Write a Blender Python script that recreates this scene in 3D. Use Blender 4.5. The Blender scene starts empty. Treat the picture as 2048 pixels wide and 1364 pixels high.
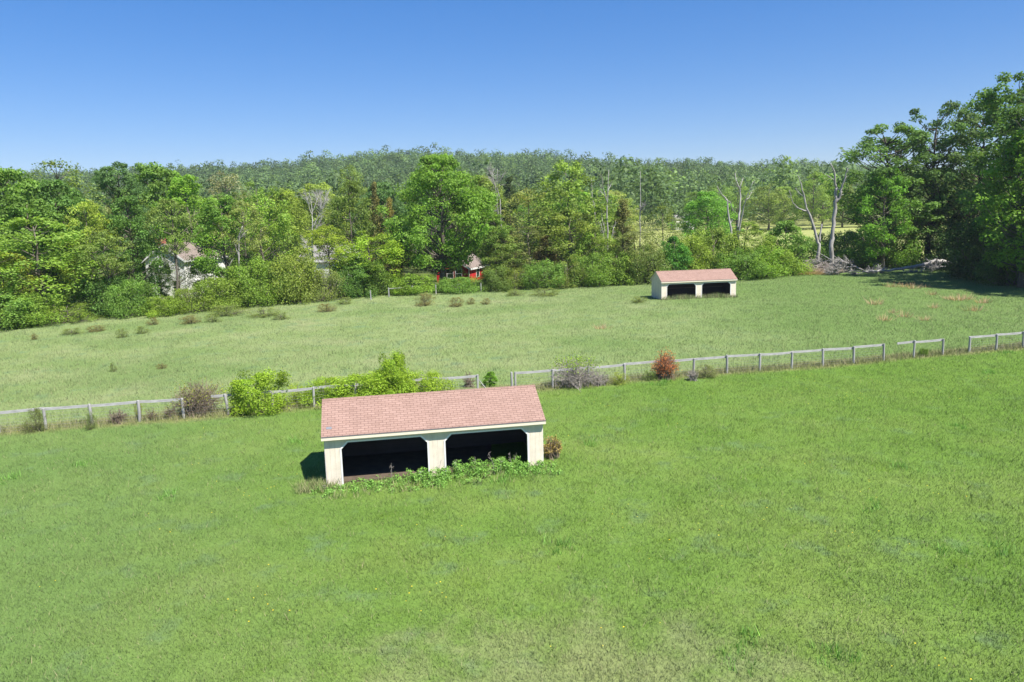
import bpy, math, random
import numpy as np
from mathutils import Matrix, Vector
SC = bpy.context.scene
COL = SC.collection
rng = np.random.default_rng(7)
random.seed(7)
PI = math.pi

# ---------------------------------------------------------------- camera
F, PITCH, ROLL, CH = 1522.9, 0.1629, 0.0268, 10.74     # focal length in px of a 2048 px wide frame, metres
W, H = 2048.0, 1364.0
cp, sp = math.cos(PITCH), math.sin(PITCH)
cr, sr = math.cos(ROLL), math.sin(ROLL)
cd = bpy.data.cameras.new('camera'); cam = bpy.data.objects.new('camera', cd); COL.objects.link(cam)
cd.sensor_width = 36.0; cd.lens = F / W * 36.0; cd.clip_end = 9000; cd.clip_start = 0.5
_rt = Vector((1, 0, 0)); _up = Vector((0, sp, cp)); _fw = Vector((0, cp, -sp))
_x = _rt * cr - _up * sr; _y = _rt * sr + _up * cr
cam.matrix_world = Matrix(((_x.x, _y.x, -_fw.x, 0), (_x.y, _y.y, -_fw.y, 0), (_x.z, _y.z, -_fw.z, CH), (0, 0, 0, 1)))
SC.camera = cam

def ray(u, v):                                          # world direction of a photo pixel
    a0, b0 = u - W / 2, H / 2 - v
    a, b = a0 * cr + b0 * sr, -a0 * sr + b0 * cr
    return np.array([a, b * sp + F * cp, b * cp - F * sp])

def sstep(a, b, x):
    t = np.clip((x - a) / (b - a), 0, 1); return t * t * (3 - 2 * t)

# ---------------------------------------------------------------- terrain
RIDGE_V = [(-500, 372), (0, 352), (100, 350), (200, 345), (300, 338), (430, 333), (560, 331), (640, 320), (700, 318), (760, 310), (830, 308),
           (950, 313), (1080, 311), (1200, 320), (1320, 326), (1420, 328), (1500, 333), (1600, 330), (1700, 337), (1850, 345), (2048, 352), (2600, 380)]
_az, _el = [], []
for u, v in RIDGE_V:
    d = ray(u, v); _az.append(d[0] / d[1]); _el.append(d[2] / d[1])
def height(x, y):
    x = np.asarray(x, float); y = np.asarray(y, float)
    yy = np.maximum(y, 1.0)
    az = np.clip(x / yy, -1.2, 1.2)
    ridge = CH + np.interp(az, _az, _el) * 900 - 22.0
    z = 0.48 * sstep(56, 92, y)
    z = z + 3.1 * sstep(135, 300, y) * sstep(-0.35, 0.15, az) + 2.0 * sstep(120, 260, y) * (1 - sstep(-0.35, 0.15, az))
    k = sstep(330, 900, y)
    z = z * (1 - k) + ridge * k + k * 2.5 * np.sin(x * 0.013) * np.cos(y * .011)
    z = z * (1 - 0.9 * sstep(1050, 2400, y))
    z = z + 0.05 * np.sin(x * .31 + 1) * np.sin(y * .23) + 0.08 * np.sin(x * .11) * np.cos(y * .13 + 2)
    return z
def hz(x, y): return float(height(x, y))
def ground_at(u, v):                                     # where a photo pixel's sight line meets the ground
    d = ray(u, v); lo, n = 0.0, None
    t = np.linspace(8, 1200, 12000) / d[1]
    p = d[None] * t[:, None] + np.array([0, 0, CH])
    k = np.argmax(p[:, 2] < height(p[:, 0], p[:, 1]))
    return p[k]
def at(u, v, Y):
    d = ray(u, v); t = Y / d[1]; return np.array([d[0] * t, Y, CH + d[2] * t])
def base_at(u, Y, v0=560):                               # ground point at distance Y in the column of pixel (u, v0)
    p = at(u, v0, Y); return np.array([p[0], Y, hz(p[0], Y)])

# ---------------------------------------------------------------- object helpers
def tag(o, label=None, cat=None, group=None, kind=None):
    if label: o['label'] = label
    if cat: o['category'] = cat
    if group: o['group'] = group
    if kind: o['kind'] = kind
    return o
def empty(name, loc, rz=0.0):
    o = bpy.data.objects.new(name, None); COL.objects.link(o)
    o.location = tuple(loc); o.rotation_euler = (0, 0, rz); o.empty_display_size = .3
    return o
def mesh_from(name, V, Fs, mats, smooth=False, attrs=None, mat_idx=None):
    """V (n,3); Fs: (m,k) array of equal polygons, or a list of polygons"""
    me = bpy.data.meshes.new(name)
    V = np.asarray(V, np.float32)
    if isinstance(Fs, np.ndarray):
        m, k = Fs.shape
        me.vertices.add(len(V)); me.vertices.foreach_set('co', V.ravel())
        me.loops.add(m * k); me.loops.foreach_set('vertex_index', Fs.astype(np.int32).ravel())
        me.polygons.add(m); me.polygons.foreach_set('loop_start', np.arange(0, m * k, k, dtype=np.int32))
        me.update(calc_edges=True)
    else:
        me.from_pydata([tuple(map(float, v)) for v in V], [], [tuple(f) for f in Fs]); me.update()
    for mt in (mats if isinstance(mats, (list, tuple)) else [mats]): me.materials.append(mt)
    if mat_idx is not None: me.polygons.foreach_set('material_index', np.asarray(mat_idx, np.int32))
    if smooth: me.polygons.foreach_set('use_smooth', np.ones(len(me.polygons), bool))
    for an, arr in (attrs or {}).items():
        a = me.attributes.new(an, 'FLOAT', 'POINT'); a.data.foreach_set('value', np.asarray(arr, np.float32))
    return me
def link(name, me, parent=None, loc=None):
    o = bpy.data.objects.new(name, me); COL.objects.link(o)
    if parent: o.parent = parent
    if loc is not None: o.location = tuple(loc)
    return o

class MB:
    def __init__(s): s.v = []; s.f = []
    def poly(s, pts):
        n = len(s.v); s.v += [tuple(map(float, p)) for p in pts]; s.f.append(tuple(range(n, n + len(pts))))
    def box(s, a, b):
        (x0, y0, z0), (x1, y1, z1) = a, b; n = len(s.v)
        s.v += [(x0, y0, z0), (x1, y0, z0), (x1, y1, z0), (x0, y1, z0), (x0, y0, z1), (x1, y0, z1), (x1, y1, z1), (x0, y1, z1)]
        s.f += [tuple(n + i for i in q) for q in ((3, 2, 1, 0), (4, 5, 6, 7), (0, 1, 5, 4), (1, 2, 6, 5), (2, 3, 7, 6), (3, 0, 4, 7))]
    def prism(s, prof, y0, y1):                          # polygon in x,z pushed along y
        n = len(s.v); k = len(prof)
        s.v += [(x, y0, z) for x, z in prof] + [(x, y1, z) for x, z in prof]
        s.f.append(tuple(range(n, n + k))); s.f.append(tuple(n + k + i for i in reversed(range(k))))
        for i in range(k):
            j = (i + 1) % k; s.f.append((n + j, n + i, n + k + i, n + k + j))
    def prism_x(s, prof, x0, x1):                        # polygon in y,z pushed along x
        n = len(s.v); k = len(prof)
        s.v += [(x0, y, z) for y, z in prof] + [(x1, y, z) for y, z in prof]
        s.f.append(tuple(n + i for i in reversed(range(k)))); s.f.append(tuple(n + k + i for i in range(k)))
        for i in range(k):
            j = (i + 1) % k; s.f.append((n + i, n + j, n + k + j, n + k + i))
    def tube(s, pts, radii, n=6, cap=True):
        P = [Vector(map(float, p)) for p in pts]; k0 = len(s.v); ref = None
        for i, p in enumerate(P):
            d = (P[min(i + 1, len(P) - 1)] - P[max(i - 1, 0)]).normalized()
            a = d.cross(Vector((0.31, 0.9, 0.3))) if ref is None else ref - d * ref.dot(d)
            if a.length < 1e-4: a = d.cross(Vector((1, 0, 0)))
            a.normalize(); ref = a; b = d.cross(a)
            for j in range(n):
                t = 2 * PI * j / n; s.v.append(tuple(p + (a * math.cos(t) + b * math.sin(t)) * radii[i]))
        for i in range(len(P) - 1):
            for j in range(n):
                q = (j + 1) % n; s.f.append((k0 + i * n + j, k0 + i * n + q, k0 + (i + 1) * n + q, k0 + (i + 1) * n + j))
        if cap:
            s.f.append(tuple(k0 + j for j in reversed(range(n)))); e = k0 + (len(P) - 1) * n; s.f.append(tuple(e + j for j in range(n)))
    def mesh(s, name, m, smooth=False): return mesh_from(name, s.v, s.f, m, smooth)
    def build(s, name, m, parent=None, smooth=False): return link(name, s.mesh(name, m, smooth), parent)

# ---------------------------------------------------------------- materials
def mat(name):
    m = bpy.data.materials.new(name); m.use_nodes = True; nt = m.node_tree; nt.nodes.clear()
    out = nt.nodes.new('ShaderNodeOutputMaterial'); return m, nt, out
class N:
    def __init__(s, nt): s.nt = nt
    def __call__(s, t, **kw):
        n = s.nt.nodes.new('ShaderNode' + t)
        for k, v in kw.items(): setattr(n, k, v)
        return n
    def l(s, a, b): s.nt.links.new(a, b)
    def noise(s, vec, scale, detail=3, rough=.55):
        n = s('TexNoise'); n.inputs['Scale'].default_value = scale; n.inputs['Detail'].default_value = detail; n.inputs['Roughness'].default_value = rough
        if vec is not None: s.l(vec, n.inputs['Vector'])
        return n.outputs['Fac']
    def ramp(s, fac, stops):
        r = s('ValToRGB'); e = r.color_ramp.elements
        while len(e) < len(stops): e.new(.5)
        for i, (p, c) in enumerate(stops):
            e[i].position = p; e[i].color = (*c, 1) if len(c) == 3 else c
        s.l(fac, r.inputs['Fac']); return r.outputs['Color']
    def range(s, fac, a, b, c=0., d=1., smooth=True):
        r = s('MapRange'); r.interpolation_type = 'SMOOTHSTEP' if smooth else 'LINEAR'
        for i, v in zip(range(1, 5), (a, b, c, d)): r.inputs[i].default_value = v
        s.l(fac, r.inputs[0]); return r.outputs[0]
    def mix(s, fac, a, b, mode='MIX'):
        m = s('Mix', data_type='RGBA', blend_type=mode)
        for sock, val in ((m.inputs[0], fac), (m.inputs[6], a), (m.inputs[7], b)):
            if hasattr(val, 'is_linked'): s.l(val, sock)
            elif isinstance(val, (int, float)): sock.default_value = val
            else: sock.default_value = (*val, 1)
        return m.outputs[2]
    def math(s, op, a, b=0.):
        m = s('Math', operation=op)
        for sock, val in zip(m.inputs, (a, b)):
            if hasattr(val, 'is_linked'): s.l(val, sock)
            else: sock.default_value = val
        return m.outputs[0]

def simple(name, c1, c2=None, scale=3., rough=.8, bump=0., stretch=(1, 1, 1), coord='Object', spec=.3):
    m, nt, out = mat(name); n = N(nt)
    b = n('BsdfPrincipled'); b.inputs['Roughness'].default_value = rough; b.inputs['Specular IOR Level'].default_value = spec
    tc = n('TexCoord'); mp = n('Mapping'); mp.inputs['Scale'].default_value = stretch; n.l(tc.outputs[coord], mp.inputs['Vector'])
    f = n.noise(mp.outputs[0], scale, 5, .6)
    col = n.ramp(f, [(.3, c1), (.7, c2 or c1)])
    n.l(col, b.inputs['Base Color'])
    if bump:
        bp = n('Bump'); bp.inputs['Strength'].default_value = bump; bp.inputs['Distance'].default_value = .02; n.l(f, bp.inputs['Height']); n.l(bp.outputs[0], b.inputs['Normal'])
    n.l(b.outputs[0], out.inputs['Surface']); return m

def leaf_material(name, trans=.46, fixed=None, warm=(1.18, 1.08, .70), spec=.2, gain=1.95):
    m, nt, out = mat(name); n = N(nt)
    if fixed: base = None
    oi = n('ObjectInfo'); at_ = n('Attribute', attribute_name='tint'); a2 = n('Attribute', attribute_name='hue')
    base = oi.outputs['Color']
    if fixed:
        rgb = n('RGB'); rgb.outputs[0].default_value = (*fixed, 1); base = rgb.outputs[0]
    wv = n('RGB'); wv.outputs[0].default_value = (*warm, 1)
    c2 = n.mix(1.0, base, wv.outputs[0], 'MULTIPLY')
    c = n.mix(a2.outputs['Fac'], base, c2)
    tf = n.math('MULTIPLY', at_.outputs['Fac'], gain)
    t = n('CombineColor'); [n.l(tf, t.inputs[i]) for i in range(3)]
    c = n.mix(1.0, c, t.outputs[0], 'MULTIPLY')
    b = n('BsdfPrincipled'); b.inputs['Roughness'].default_value = .55; b.inputs['Specular IOR Level'].default_value = spec; n.l(c, b.inputs['Base Color'])
    tr = n('BsdfTranslucent'); c3 = n.mix(1.0, c, (1.15, 1.2, .6), 'MULTIPLY'); n.l(c3, tr.inputs['Color'])
    ms = n('MixShader'); ms.inputs[0].default_value = trans; n.l(b.outputs[0], ms.inputs[1]); n.l(tr.outputs[0], ms.inputs[2])
    n.l(ms.outputs[0], out.inputs['Surface']); return m

FENCE_B, FENCE_K = 46.3, 0.245                          # fence line y = B + K x
def grass_colour(n):
    """the colour of the pasture as a function of the place: mown near paddock, paler rough meadow past the fence, weedy fence row, hay field far right, woodland floor"""
    g = n('NewGeometry'); p = g.outputs['Position']
    wob = n.noise(p, .35, 2)
    sx = n('SeparateXYZ'); n.l(p, sx.inputs[0])
    s = n.math('SUBTRACT', n.math('SUBTRACT', sx.outputs['Y'], FENCE_B), n.math('MULTIPLY', sx.outputs['X'], FENCE_K))
    sw = n.math('ADD', s, n.math('MULTIPLY', n.math('SUBTRACT', wob, .5), 1.6))
    mp = n('Mapping'); mp.inputs['Scale'].default_value = (1, 1, 0); n.l(p, mp.inputs['Vector']); q = mp.outputs[0]
    patch = n.noise(q, .17, 4, .6); patch2 = n.noise(q, .55, 4, .65); fine = n.noise(q, 2.6, 4, .7); big = n.noise(q, .045, 2)
    # near paddock
    near = n.ramp(patch, [(.30, (0.106, 0.190, 0.030)), (.47, (0.129, 0.213, 0.041)), (.60, (0.149, 0.225, 0.047)), (.74, (0.171, 0.235, 0.065))])
    near = n.mix(n.range(patch2, .54, .72, 0, .75), near, (0.122, 0.194, 0.080))
    near = n.mix(n.range(patch2, .30, .44, .55, 0), near, (0.101, 0.174, 0.018))
    near = n.mix(n.range(n.math('ADD', sx.outputs['X'], n.math('MULTIPLY', sx.outputs['Y'], .7)), 24, 58, 0, .6), near, (0.104, 0.193, 0.024))
    near = n.mix(n.range(n.math('ADD', sx.outputs['X'], n.math('MULTIPLY', sx.outputs['Y'], .35)), 6, -8, 0, .4), near, (0.126, 0.195, 0.076))
    # straw patch at the foot of the picture
    dx = n.math('MULTIPLY', n.math('SUBTRACT', sx.outputs['X'], 1.5), .16); dy = n.math('MULTIPLY', n.math('SUBTRACT', sx.outputs['Y'], 15.5), .26)
    rr = n.math('SQRT', n.math('ADD', n.math('MULTIPLY', dx, dx), n.math('MULTIPLY', dy, dy)))
    rr = n.math('ADD', rr, n.math('MULTIPLY', n.math('SUBTRACT', n.noise(q, .8, 4, .65), .5), 2.6))
    near = n.mix(n.range(rr, .25, 1.35, .42, 0), near, (.270, .262, .150))
    # far meadow
    far = n.ramp(patch, [(.28, (0.159, 0.228, 0.074)), (.46, (0.192, 0.250, 0.093)), (.60, (0.214, 0.263, 0.109)), (.74, (0.253, 0.276, 0.135))])
    far = n.mix(n.range(patch2, .52, .70, 0, .7), far, (0.130, 0.201, 0.102))
    far = n.mix(n.range(big, .52, .62, 0, .45), far, (0.122, 0.193, 0.056))
    far = n.mix(n.range(n.math('ADD', sx.outputs['X'], n.math('MULTIPLY', n.math('SUBTRACT', big, .5), 60)), -8, 38, 0, .85), far, n.mix(patch2, (0.095, 0.174, 0.035), (0.138, 0.201, 0.064)))
    col = n.mix(n.range(sw, -.3, .7), near, far)
    # weedy fence row
    band = n.math('ABSOLUTE', n.math('SUBTRACT', sw, .5))
    weed = n.ramp(fine, [(.3, (.120, .150, .040)), (.5, (.200, .205, .075)), (.7, (.300, .240, .150))])
    col = n.mix(n.range(band, .5, 1.7, .72, 0), col, weed)
    # woodland floor and hay field
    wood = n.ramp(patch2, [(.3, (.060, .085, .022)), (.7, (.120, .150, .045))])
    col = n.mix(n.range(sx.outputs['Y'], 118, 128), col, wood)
    hay = n.ramp(patch, [(.3, (.250, .300, .095)), (.7, (.330, .330, .125))])
    hx = n.math('SUBTRACT', sx.outputs['X'], n.math('MULTIPLY', sx.outputs['Y'], .10))
    hm = n.math('MULTIPLY', n.range(sx.outputs['Y'], 133, 138), n.range(hx, 4, 12))
    col = n.mix(hm, col, hay)
    return col, fine, q
def ground_material():
    m, nt, out = mat('pasture'); n = N(nt)
    col, fine, q = grass_colour(n)
    f2 = n.noise(q, 9, 5, .75)
    sh = n.ramp(f2, [(.28, (.70, .73, .66)), (.5, (.98, .99, .95)), (.72, (1.22, 1.2, 1.15))])
    col = n.mix(1.0, col, sh, 'MULTIPLY')
    b = n('BsdfPrincipled'); b.inputs['Roughness'].default_value = .9; b.inputs['Specular IOR Level'].default_value = .1
    n.l(col, b.inputs['Base Color'])
    h = n.math('ADD', n.math('MULTIPLY', f2, .5), n.math('MULTIPLY', fine, .8))
    bp = n('Bump'); bp.inputs['Strength'].default_value = .6; bp.inputs['Distance'].default_value = .12; n.l(h, bp.inputs['Height']); n.l(bp.outputs[0], b.inputs['Normal'])
    n.l(b.outputs[0], out.inputs['Surface']); return m
def blade_material():
    m, nt, out = mat('grass_blades'); n = N(nt)
    col, fine, q = grass_colour(n); g0 = n('NewGeometry')
    at_ = n('Attribute', attribute_name='tint'); a2 = n('Attribute', attribute_name='hue')
    t = n('CombineColor'); [n.l(at_.outputs['Fac'], t.inputs[i]) for i in range(3)]
    col = n.mix(1.0, col, t.outputs[0], 'MULTIPLY')
    col = n.mix(a2.outputs['Fac'], col, (.34, .30, .17))
    b = n('BsdfPrincipled'); b.inputs['Roughness'].default_value = .6; b.inputs['Specular IOR Level'].default_value = .25; n.l(col, b.inputs['Base Color'])
    vm = n('VectorMath', operation='MULTIPLY_ADD'); n.l(g0.outputs['Normal'], vm.inputs[0]); vm.inputs[1].default_value = (.55, .55, .55); vm.inputs[2].default_value = (0, 0, .8)
    vn = n('VectorMath', operation='NORMALIZE'); n.l(vm.outputs[0], vn.inputs[0]); n.l(vn.outputs[0], b.inputs['Normal'])
    tr = n('BsdfTranslucent'); n.l(n.mix(1.0, col, (1.1, 1.15, .7), 'MULTIPLY'), tr.inputs['Color'])
    ms = n('MixShader'); ms.inputs[0].default_value = .2; n.l(b.outputs[0], ms.inputs[1]); n.l(tr.outputs[0], ms.inputs[2])
    n.l(ms.outputs[0], out.inputs['Surface']); return m
def shingle_material():
    m, nt, out = mat('red_shingles'); n = N(nt)
    tc = n('TexCoord'); br = n('TexBrick'); n.l(tc.outputs['UV'], br.inputs['Vector'])
    br.offset = .5; br.inputs['Scale'].default_value = 1; br.inputs['Mortar Size'].default_value = .011; br.inputs['Mortar Smooth'].default_value = .1; br.inputs['Bias'].default_value = 0
    br.inputs['Brick Width'].default_value = .30; br.inputs['Row Height'].default_value = .135
    br.inputs['Color1'].default_value = (.282, .182, .146, 1); br.inputs['Color2'].default_value = (.328, .216, .176, 1); br.inputs['Mortar'].default_value = (.17, .105, .085, 1)
    f = n.noise(tc.outputs['Object'], 1.2, 4); g = n.noise(tc.outputs['Object'], 60, 2)
    c = n.mix(1.0, br.outputs['Color'], n.ramp(f, [(.3, (.92, .915, .91)), (.7, (1.06, 1.06, 1.06))]), 'MULTIPLY')
    c = n.mix(1.0, c, n.ramp(g, [(.3, (.8, .8, .8)), (.7, (1.2, 1.2, 1.2))]), 'MULTIPLY')
    b = n('BsdfPrincipled'); b.inputs['Roughness'].default_value = .9; b.inputs['Specular IOR Level'].default_value = .2; n.l(c, b.inputs['Base Color'])
    bp = n('Bump'); bp.inputs['Strength'].default_value = .5; bp.inputs['Distance'].default_value = .01; n.l(br.outputs['Fac'], bp.inputs['Height']); bp.invert = True; n.l(bp.outputs[0], b.inputs['Normal'])
    n.l(b.outputs[0], out.inputs['Surface']); return m
def siding_material(name, c, groove=.20, axis='X', dark=.75):
    m, nt, out = mat(name); n = N(nt)
    tc = n('TexCoord'); sx = n('SeparateXYZ'); n.l(tc.outputs['Object'], sx.inputs[0])
    src = n.math('ADD', sx.outputs['X'], sx.outputs['Y']) if axis == 'XY' else sx.outputs[axis]
    fr = n.math('FRACT', n.math('DIVIDE', src, groove)); line = n.range(fr, .0, .07, 0, 1, False)
    f = n.noise(tc.outputs['Object'], 2.5, 5, .65)
    mp = n('Mapping'); mp.inputs['Scale'].default_value = (14, 14, .8) if axis != 'Z' else (1, 1, 12); n.l(tc.outputs['Object'], mp.inputs[0]); streak = n.noise(mp.outputs[0], 1.0, 4, .6)
    col = n.mix(1.0, c, n.ramp(f, [(.3, (.88, .87, .85)), (.7, (1.05, 1.05, 1.05))]), 'MULTIPLY')
    col = n.mix(1.0, col, n.ramp(streak, [(.3, (.90, .89, .87)), (.7, (1.04, 1.04, 1.03))]), 'MULTIPLY')
    col = n.mix(line, n.mix(1.0, col, (dark, dark, dark), 'MULTIPLY'), col)
    b = n('BsdfPrincipled'); b.inputs['Roughness'].default_value = .75; b.inputs['Specular IOR Level'].default_value = .25; n.l(col, b.inputs['Base Color'])
    bp = n('Bump'); bp.inputs['Strength'].default_value = .6; bp.inputs['Distance'].default_value = .01; n.l(line, bp.inputs['Height']); n.l(bp.outputs[0], b.inputs['Normal'])
    n.l(b.outputs[0], out.inputs['Surface']); return m

M = {}
M['ground'] = ground_material(); M['blade'] = blade_material(); M['shingle'] = shingle_material()
M['siding'] = siding_material('cream_siding', (.74, .66, .55), .20, 'X', .86)
M['fascia'] = simple('cream_board', (.70, .62, .48), (.76, .68, .54), 4, .7, .1)
M['trim'] = simple('white_trim', (.74, .73, .70), (.80, .79, .77), 4, .6)
M['drip'] = simple('grey_metal_edge', (.10, .10, .11), (.14, .14, .15), 6, .5)
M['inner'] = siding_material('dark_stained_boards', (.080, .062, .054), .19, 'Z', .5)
M['dirt'] = simple('bare_dirt', (.085, .062, .046), (.13, .10, .07), 2.5, .95, .5)
M['timber'] = simple('bare_timber', (.14, .10, .07), (.20, .145, .10), 6, .8, .3, (1, 1, 1))
M['patch'] = simple('pale_patch', (.16, .17, .19), (.2, .21, .23), 8, .6)
M['post'] = simple('weathered_post', (.23, .225, .22), (.42, .41, .40), 7, .9, .6, (1, 1, .15))
M['rail'] = simple('weathered_rail', (.26, .257, .255), (.46, .452, .445), 5, .9, .5, (.5, .5, 3))
M['wire'] = simple('galvanised_wire', (.22, .22, .22), (.3, .3, .3), 6, .5)
M['bark'] = simple('grey_bark', (.085, .072, .056), (.17, .15, .12), 5, .95, .6, (1, 1, .25))
M['bark_dark'] = simple('dark_bark', (.040, .034, .027), (.085, .072, .055), 5, .95, .6, (1, 1, .25))
M['dead'] = simple('bleached_wood', (.22, .205, .19), (.43, .41, .385), 2.2, .9, .6, (1, 1, .4))
M['dead_pale'] = simple('white_bleached_wood', (.30, .285, .26), (.50, .48, .45), 3, .9, .4, (1, 1, .4))
M['twig'] = simple('dry_twigs', (.13, .10, .070), (.24, .19, .14), 4, .95)
M['twig_grey'] = simple('grey_twigs', (.24, .21, .185), (.36, .32, .285), 4, .95)
M['leaf'] = leaf_material('leaves'); M['needle'] = leaf_material('needles', .2, None, (1.25, 1.0, .7))
M['weed'] = leaf_material('weed_leaves', .3, (.100, .190, .040), (1.15, 1.1, .9))
M['forest'] = leaf_material('forest_leaves', .35, (.058, .095, .039), (1.4, 1.3, .7))
M['straw'] = leaf_material('dry_grass', .25, (.52, .40, .26), (1.05, .85, .75), .2, 1.0)
M['flower'] = simple('yellow_petals', (.75, .55, .02), (.85, .66, .03), 3, .6)
M['white_siding'] = siding_material('white_siding', (.76, .76, .75), .16, 'Z', .85)
M['red_siding'] = siding_material('red_siding', (.52, .028, .030), .18, 'Z', .8)
M['roof_brown'] = simple('brown_roof', (.17, .135, .12), (.25, .205, .18), 3, .9, .3)
M['roof_grey'] = simple('grey_roof', (.20, .19, .19), (.28, .27, .26), 3, .9, .3)
M['glass'] = simple('dark_glass', (.015, .02, .025), (.02, .028, .035), 2, .08, 0, (1, 1, 1), 'Object', .5)
M['brick'] = simple('red_brick', (.30, .10, .07), (.36, .14, .10), 9, .9, .3)
M['gravel'] = simple('pale_gravel', (.60, .58, .54), (.74, .72, .68), 6, .95, .4)

# ---------------------------------------------------------------- light and sky
TO_SUN = Vector((0.485, -0.45, 1.0)).normalized()
elev = math.asin(TO_SUN.z); az = math.atan2(TO_SUN.x, TO_SUN.y)
w = bpy.data.worlds.new('World'); SC.world = w; w.use_nodes = True; nt = w.node_tree; nt.nodes.clear()
sky = nt.nodes.new('ShaderNodeTexSky'); sky.sky_type = 'NISHITA'; sky.sun_disc = False
sky.sun_elevation = elev; sky.sun_rotation = az; sky.altitude = 100; sky.air_density = 1.0; sky.dust_density = 0.2; sky.ozone_density = 2.5
bg = nt.nodes.new('ShaderNodeBackground'); bg.inputs['Strength'].default_value = .072
wo = nt.nodes.new('ShaderNodeOutputWorld'); hs = nt.nodes.new('ShaderNodeHueSaturation'); hs.inputs['Saturation'].default_value = 1.62; ga = nt.nodes.new('ShaderNodeGamma'); ga.inputs['Gamma'].default_value = .74; nt.links.new(sky.outputs[0], ga.inputs['Color']); nt.links.new(ga.outputs[0], hs.inputs['Color'])
tm = nt.nodes.new('ShaderNodeMix'); tm.data_type = 'RGBA'; tm.blend_type = 'MULTIPLY'; tm.inputs[0].default_value = 1; tm.inputs[7].default_value = (1.08, 1.17, 1.55, 1); nt.links.new(hs.outputs[0], tm.inputs[6]); nt.links.new(tm.outputs[2], bg.inputs[0]); nt.links.new(bg.outputs[0], wo.inputs[0])
sd = bpy.data.lights.new('sun', 'SUN'); sd.energy = 4.8; sd.angle = math.radians(.5); sd.color = (1.0, .95, .87)
so = bpy.data.objects.new('sun', sd); COL.objects.link(so); so.location = (60, -60, 120)
so.rotation_euler = (-TO_SUN).to_track_quat('-Z', 'Y').to_euler()
SC.view_settings.view_transform = 'Standard'; SC.view_settings.look = 'None'; SC.view_settings.gamma = 1; SC.view_settings.exposure = 1.0
SC.cycles.use_denoising = True; SC.cycles.denoiser = 'OPENIMAGEDENOISE'; SC.cycles.denoising_input_passes = 'RGB_ALBEDO_NORMAL'; SC.cycles.denoising_prefilter = 'ACCURATE'
SC.cycles.max_bounces = 6; SC.cycles.diffuse_bounces = 3; SC.cycles.transmission_bounces = 4; SC.cycles.transparent_max_bounces = 6

# ---------------------------------------------------------------- ground
def ground():
    ys = np.unique(np.concatenate([np.linspace(-60, 12, 13), np.linspace(12, 140, 129), np.linspace(140, 420, 71), np.geomspace(420, 1400, 70), np.geomspace(1400, 3000, 10)]))
    xs = np.unique(np.concatenate([-np.geomspace(90, 2600, 50), np.linspace(-90, 90, 121), np.geomspace(90, 2600, 50)]))
    X, Y = np.meshgrid(xs, ys); Z = height(X, Y)
    nx, ny = len(xs), len(ys)
    V = np.stack([X, Y, Z], -1).reshape(-1, 3)
    i = np.arange(nx * ny).reshape(ny, nx)
    Fq = np.stack([i[:-1, :-1], i[:-1, 1:], i[1:, 1:], i[1:, :-1]], -1).reshape(-1, 4)
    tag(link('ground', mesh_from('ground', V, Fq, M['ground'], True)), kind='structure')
ground()

# ---------------------------------------------------------------- grass
def blades(name, label, pts, hgt, wid, lean, mt, straw=0.05, tintr=(.75, 1.3), zoff=0.0, segs=1):
    n = len(pts); a = rng.uniform(0, 2 * PI, n); X_, Y_ = pts[:, 0], pts[:, 1]
    swell = np.clip(1 + .2 * (np.sin(X_ * .9 + 2 * np.sin(Y_ * .37)) * np.sin(Y_ * .8 + 1.7 * np.sin(X_ * .31)) + .8 * np.sin(X_ * 2.7 + Y_ * 1.1) * np.sin(Y_ * 2.3 - X_ * .7)), .45, 1.9)
    h = hgt * swell * rng.uniform(.55, 1.25, n); wd = wid * rng.uniform(.7, 1.3, n)
    b = np.stack([pts[:, 0], pts[:, 1], height(pts[:, 0], pts[:, 1]) - .01 + zoff], -1)
    side = np.stack([np.cos(a), np.sin(a), np.zeros(n)], -1) * wd[:, None] * .5
    la = rng.uniform(0, 2 * PI, n); ld = rng.uniform(.15, 1, n) * lean
    tip = b + np.stack([np.cos(la) * ld * h, np.sin(la) * ld * h, h], -1)
    V = np.concatenate([(b - side)[:, None], (b + side)[:, None], tip[:, None]], 1).reshape(-1, 3)
    Fs = np.arange(n * 3).reshape(n, 3)
    t = np.repeat(rng.uniform(tintr[0], tintr[1], n), 3); hu = np.repeat((rng.random(n) < straw) * rng.uniform(.4, 1, n), 3)
    return link(name, mesh_from(name, V, Fs, mt, False, {'tint': t, 'hue': hu}))
def fence_s(p): return p[:, 1] - FENCE_B - FENCE_K * p[:, 0]
SHED_A = (-7.774, 30.026, .1825, 9.14, 3.787)
SHED_B = (17.709, 89.079, .128, 9.14, 3.787)
def outside(p, sh, pad=.05):
    x0, y0, yw, L, D = sh; c, s_ = math.cos(yw), math.sin(yw)
    dx, dy = p[:, 0] - x0, p[:, 1] - y0; lx, ly = c * dx + s_ * dy, -s_ * dx + c * dy
    return ~((lx > -pad) & (lx < L + pad) & (ly > -pad) & (ly < D + pad))
def scatter(n, y0, y1, slope, pw=1.0):
    u = rng.random(n) ** pw; y = y0 + (y1 - y0) * u; x = rng.uniform(-1, 1, n) * (slope * y + 13)
    return np.stack([x, y], -1)
def clumped(p, k, r):                                    # k blades about each tuft centre
    return (p[:, None, :] + rng.normal(0, r, (len(p), k, 2))).reshape(-1, 2)
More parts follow.
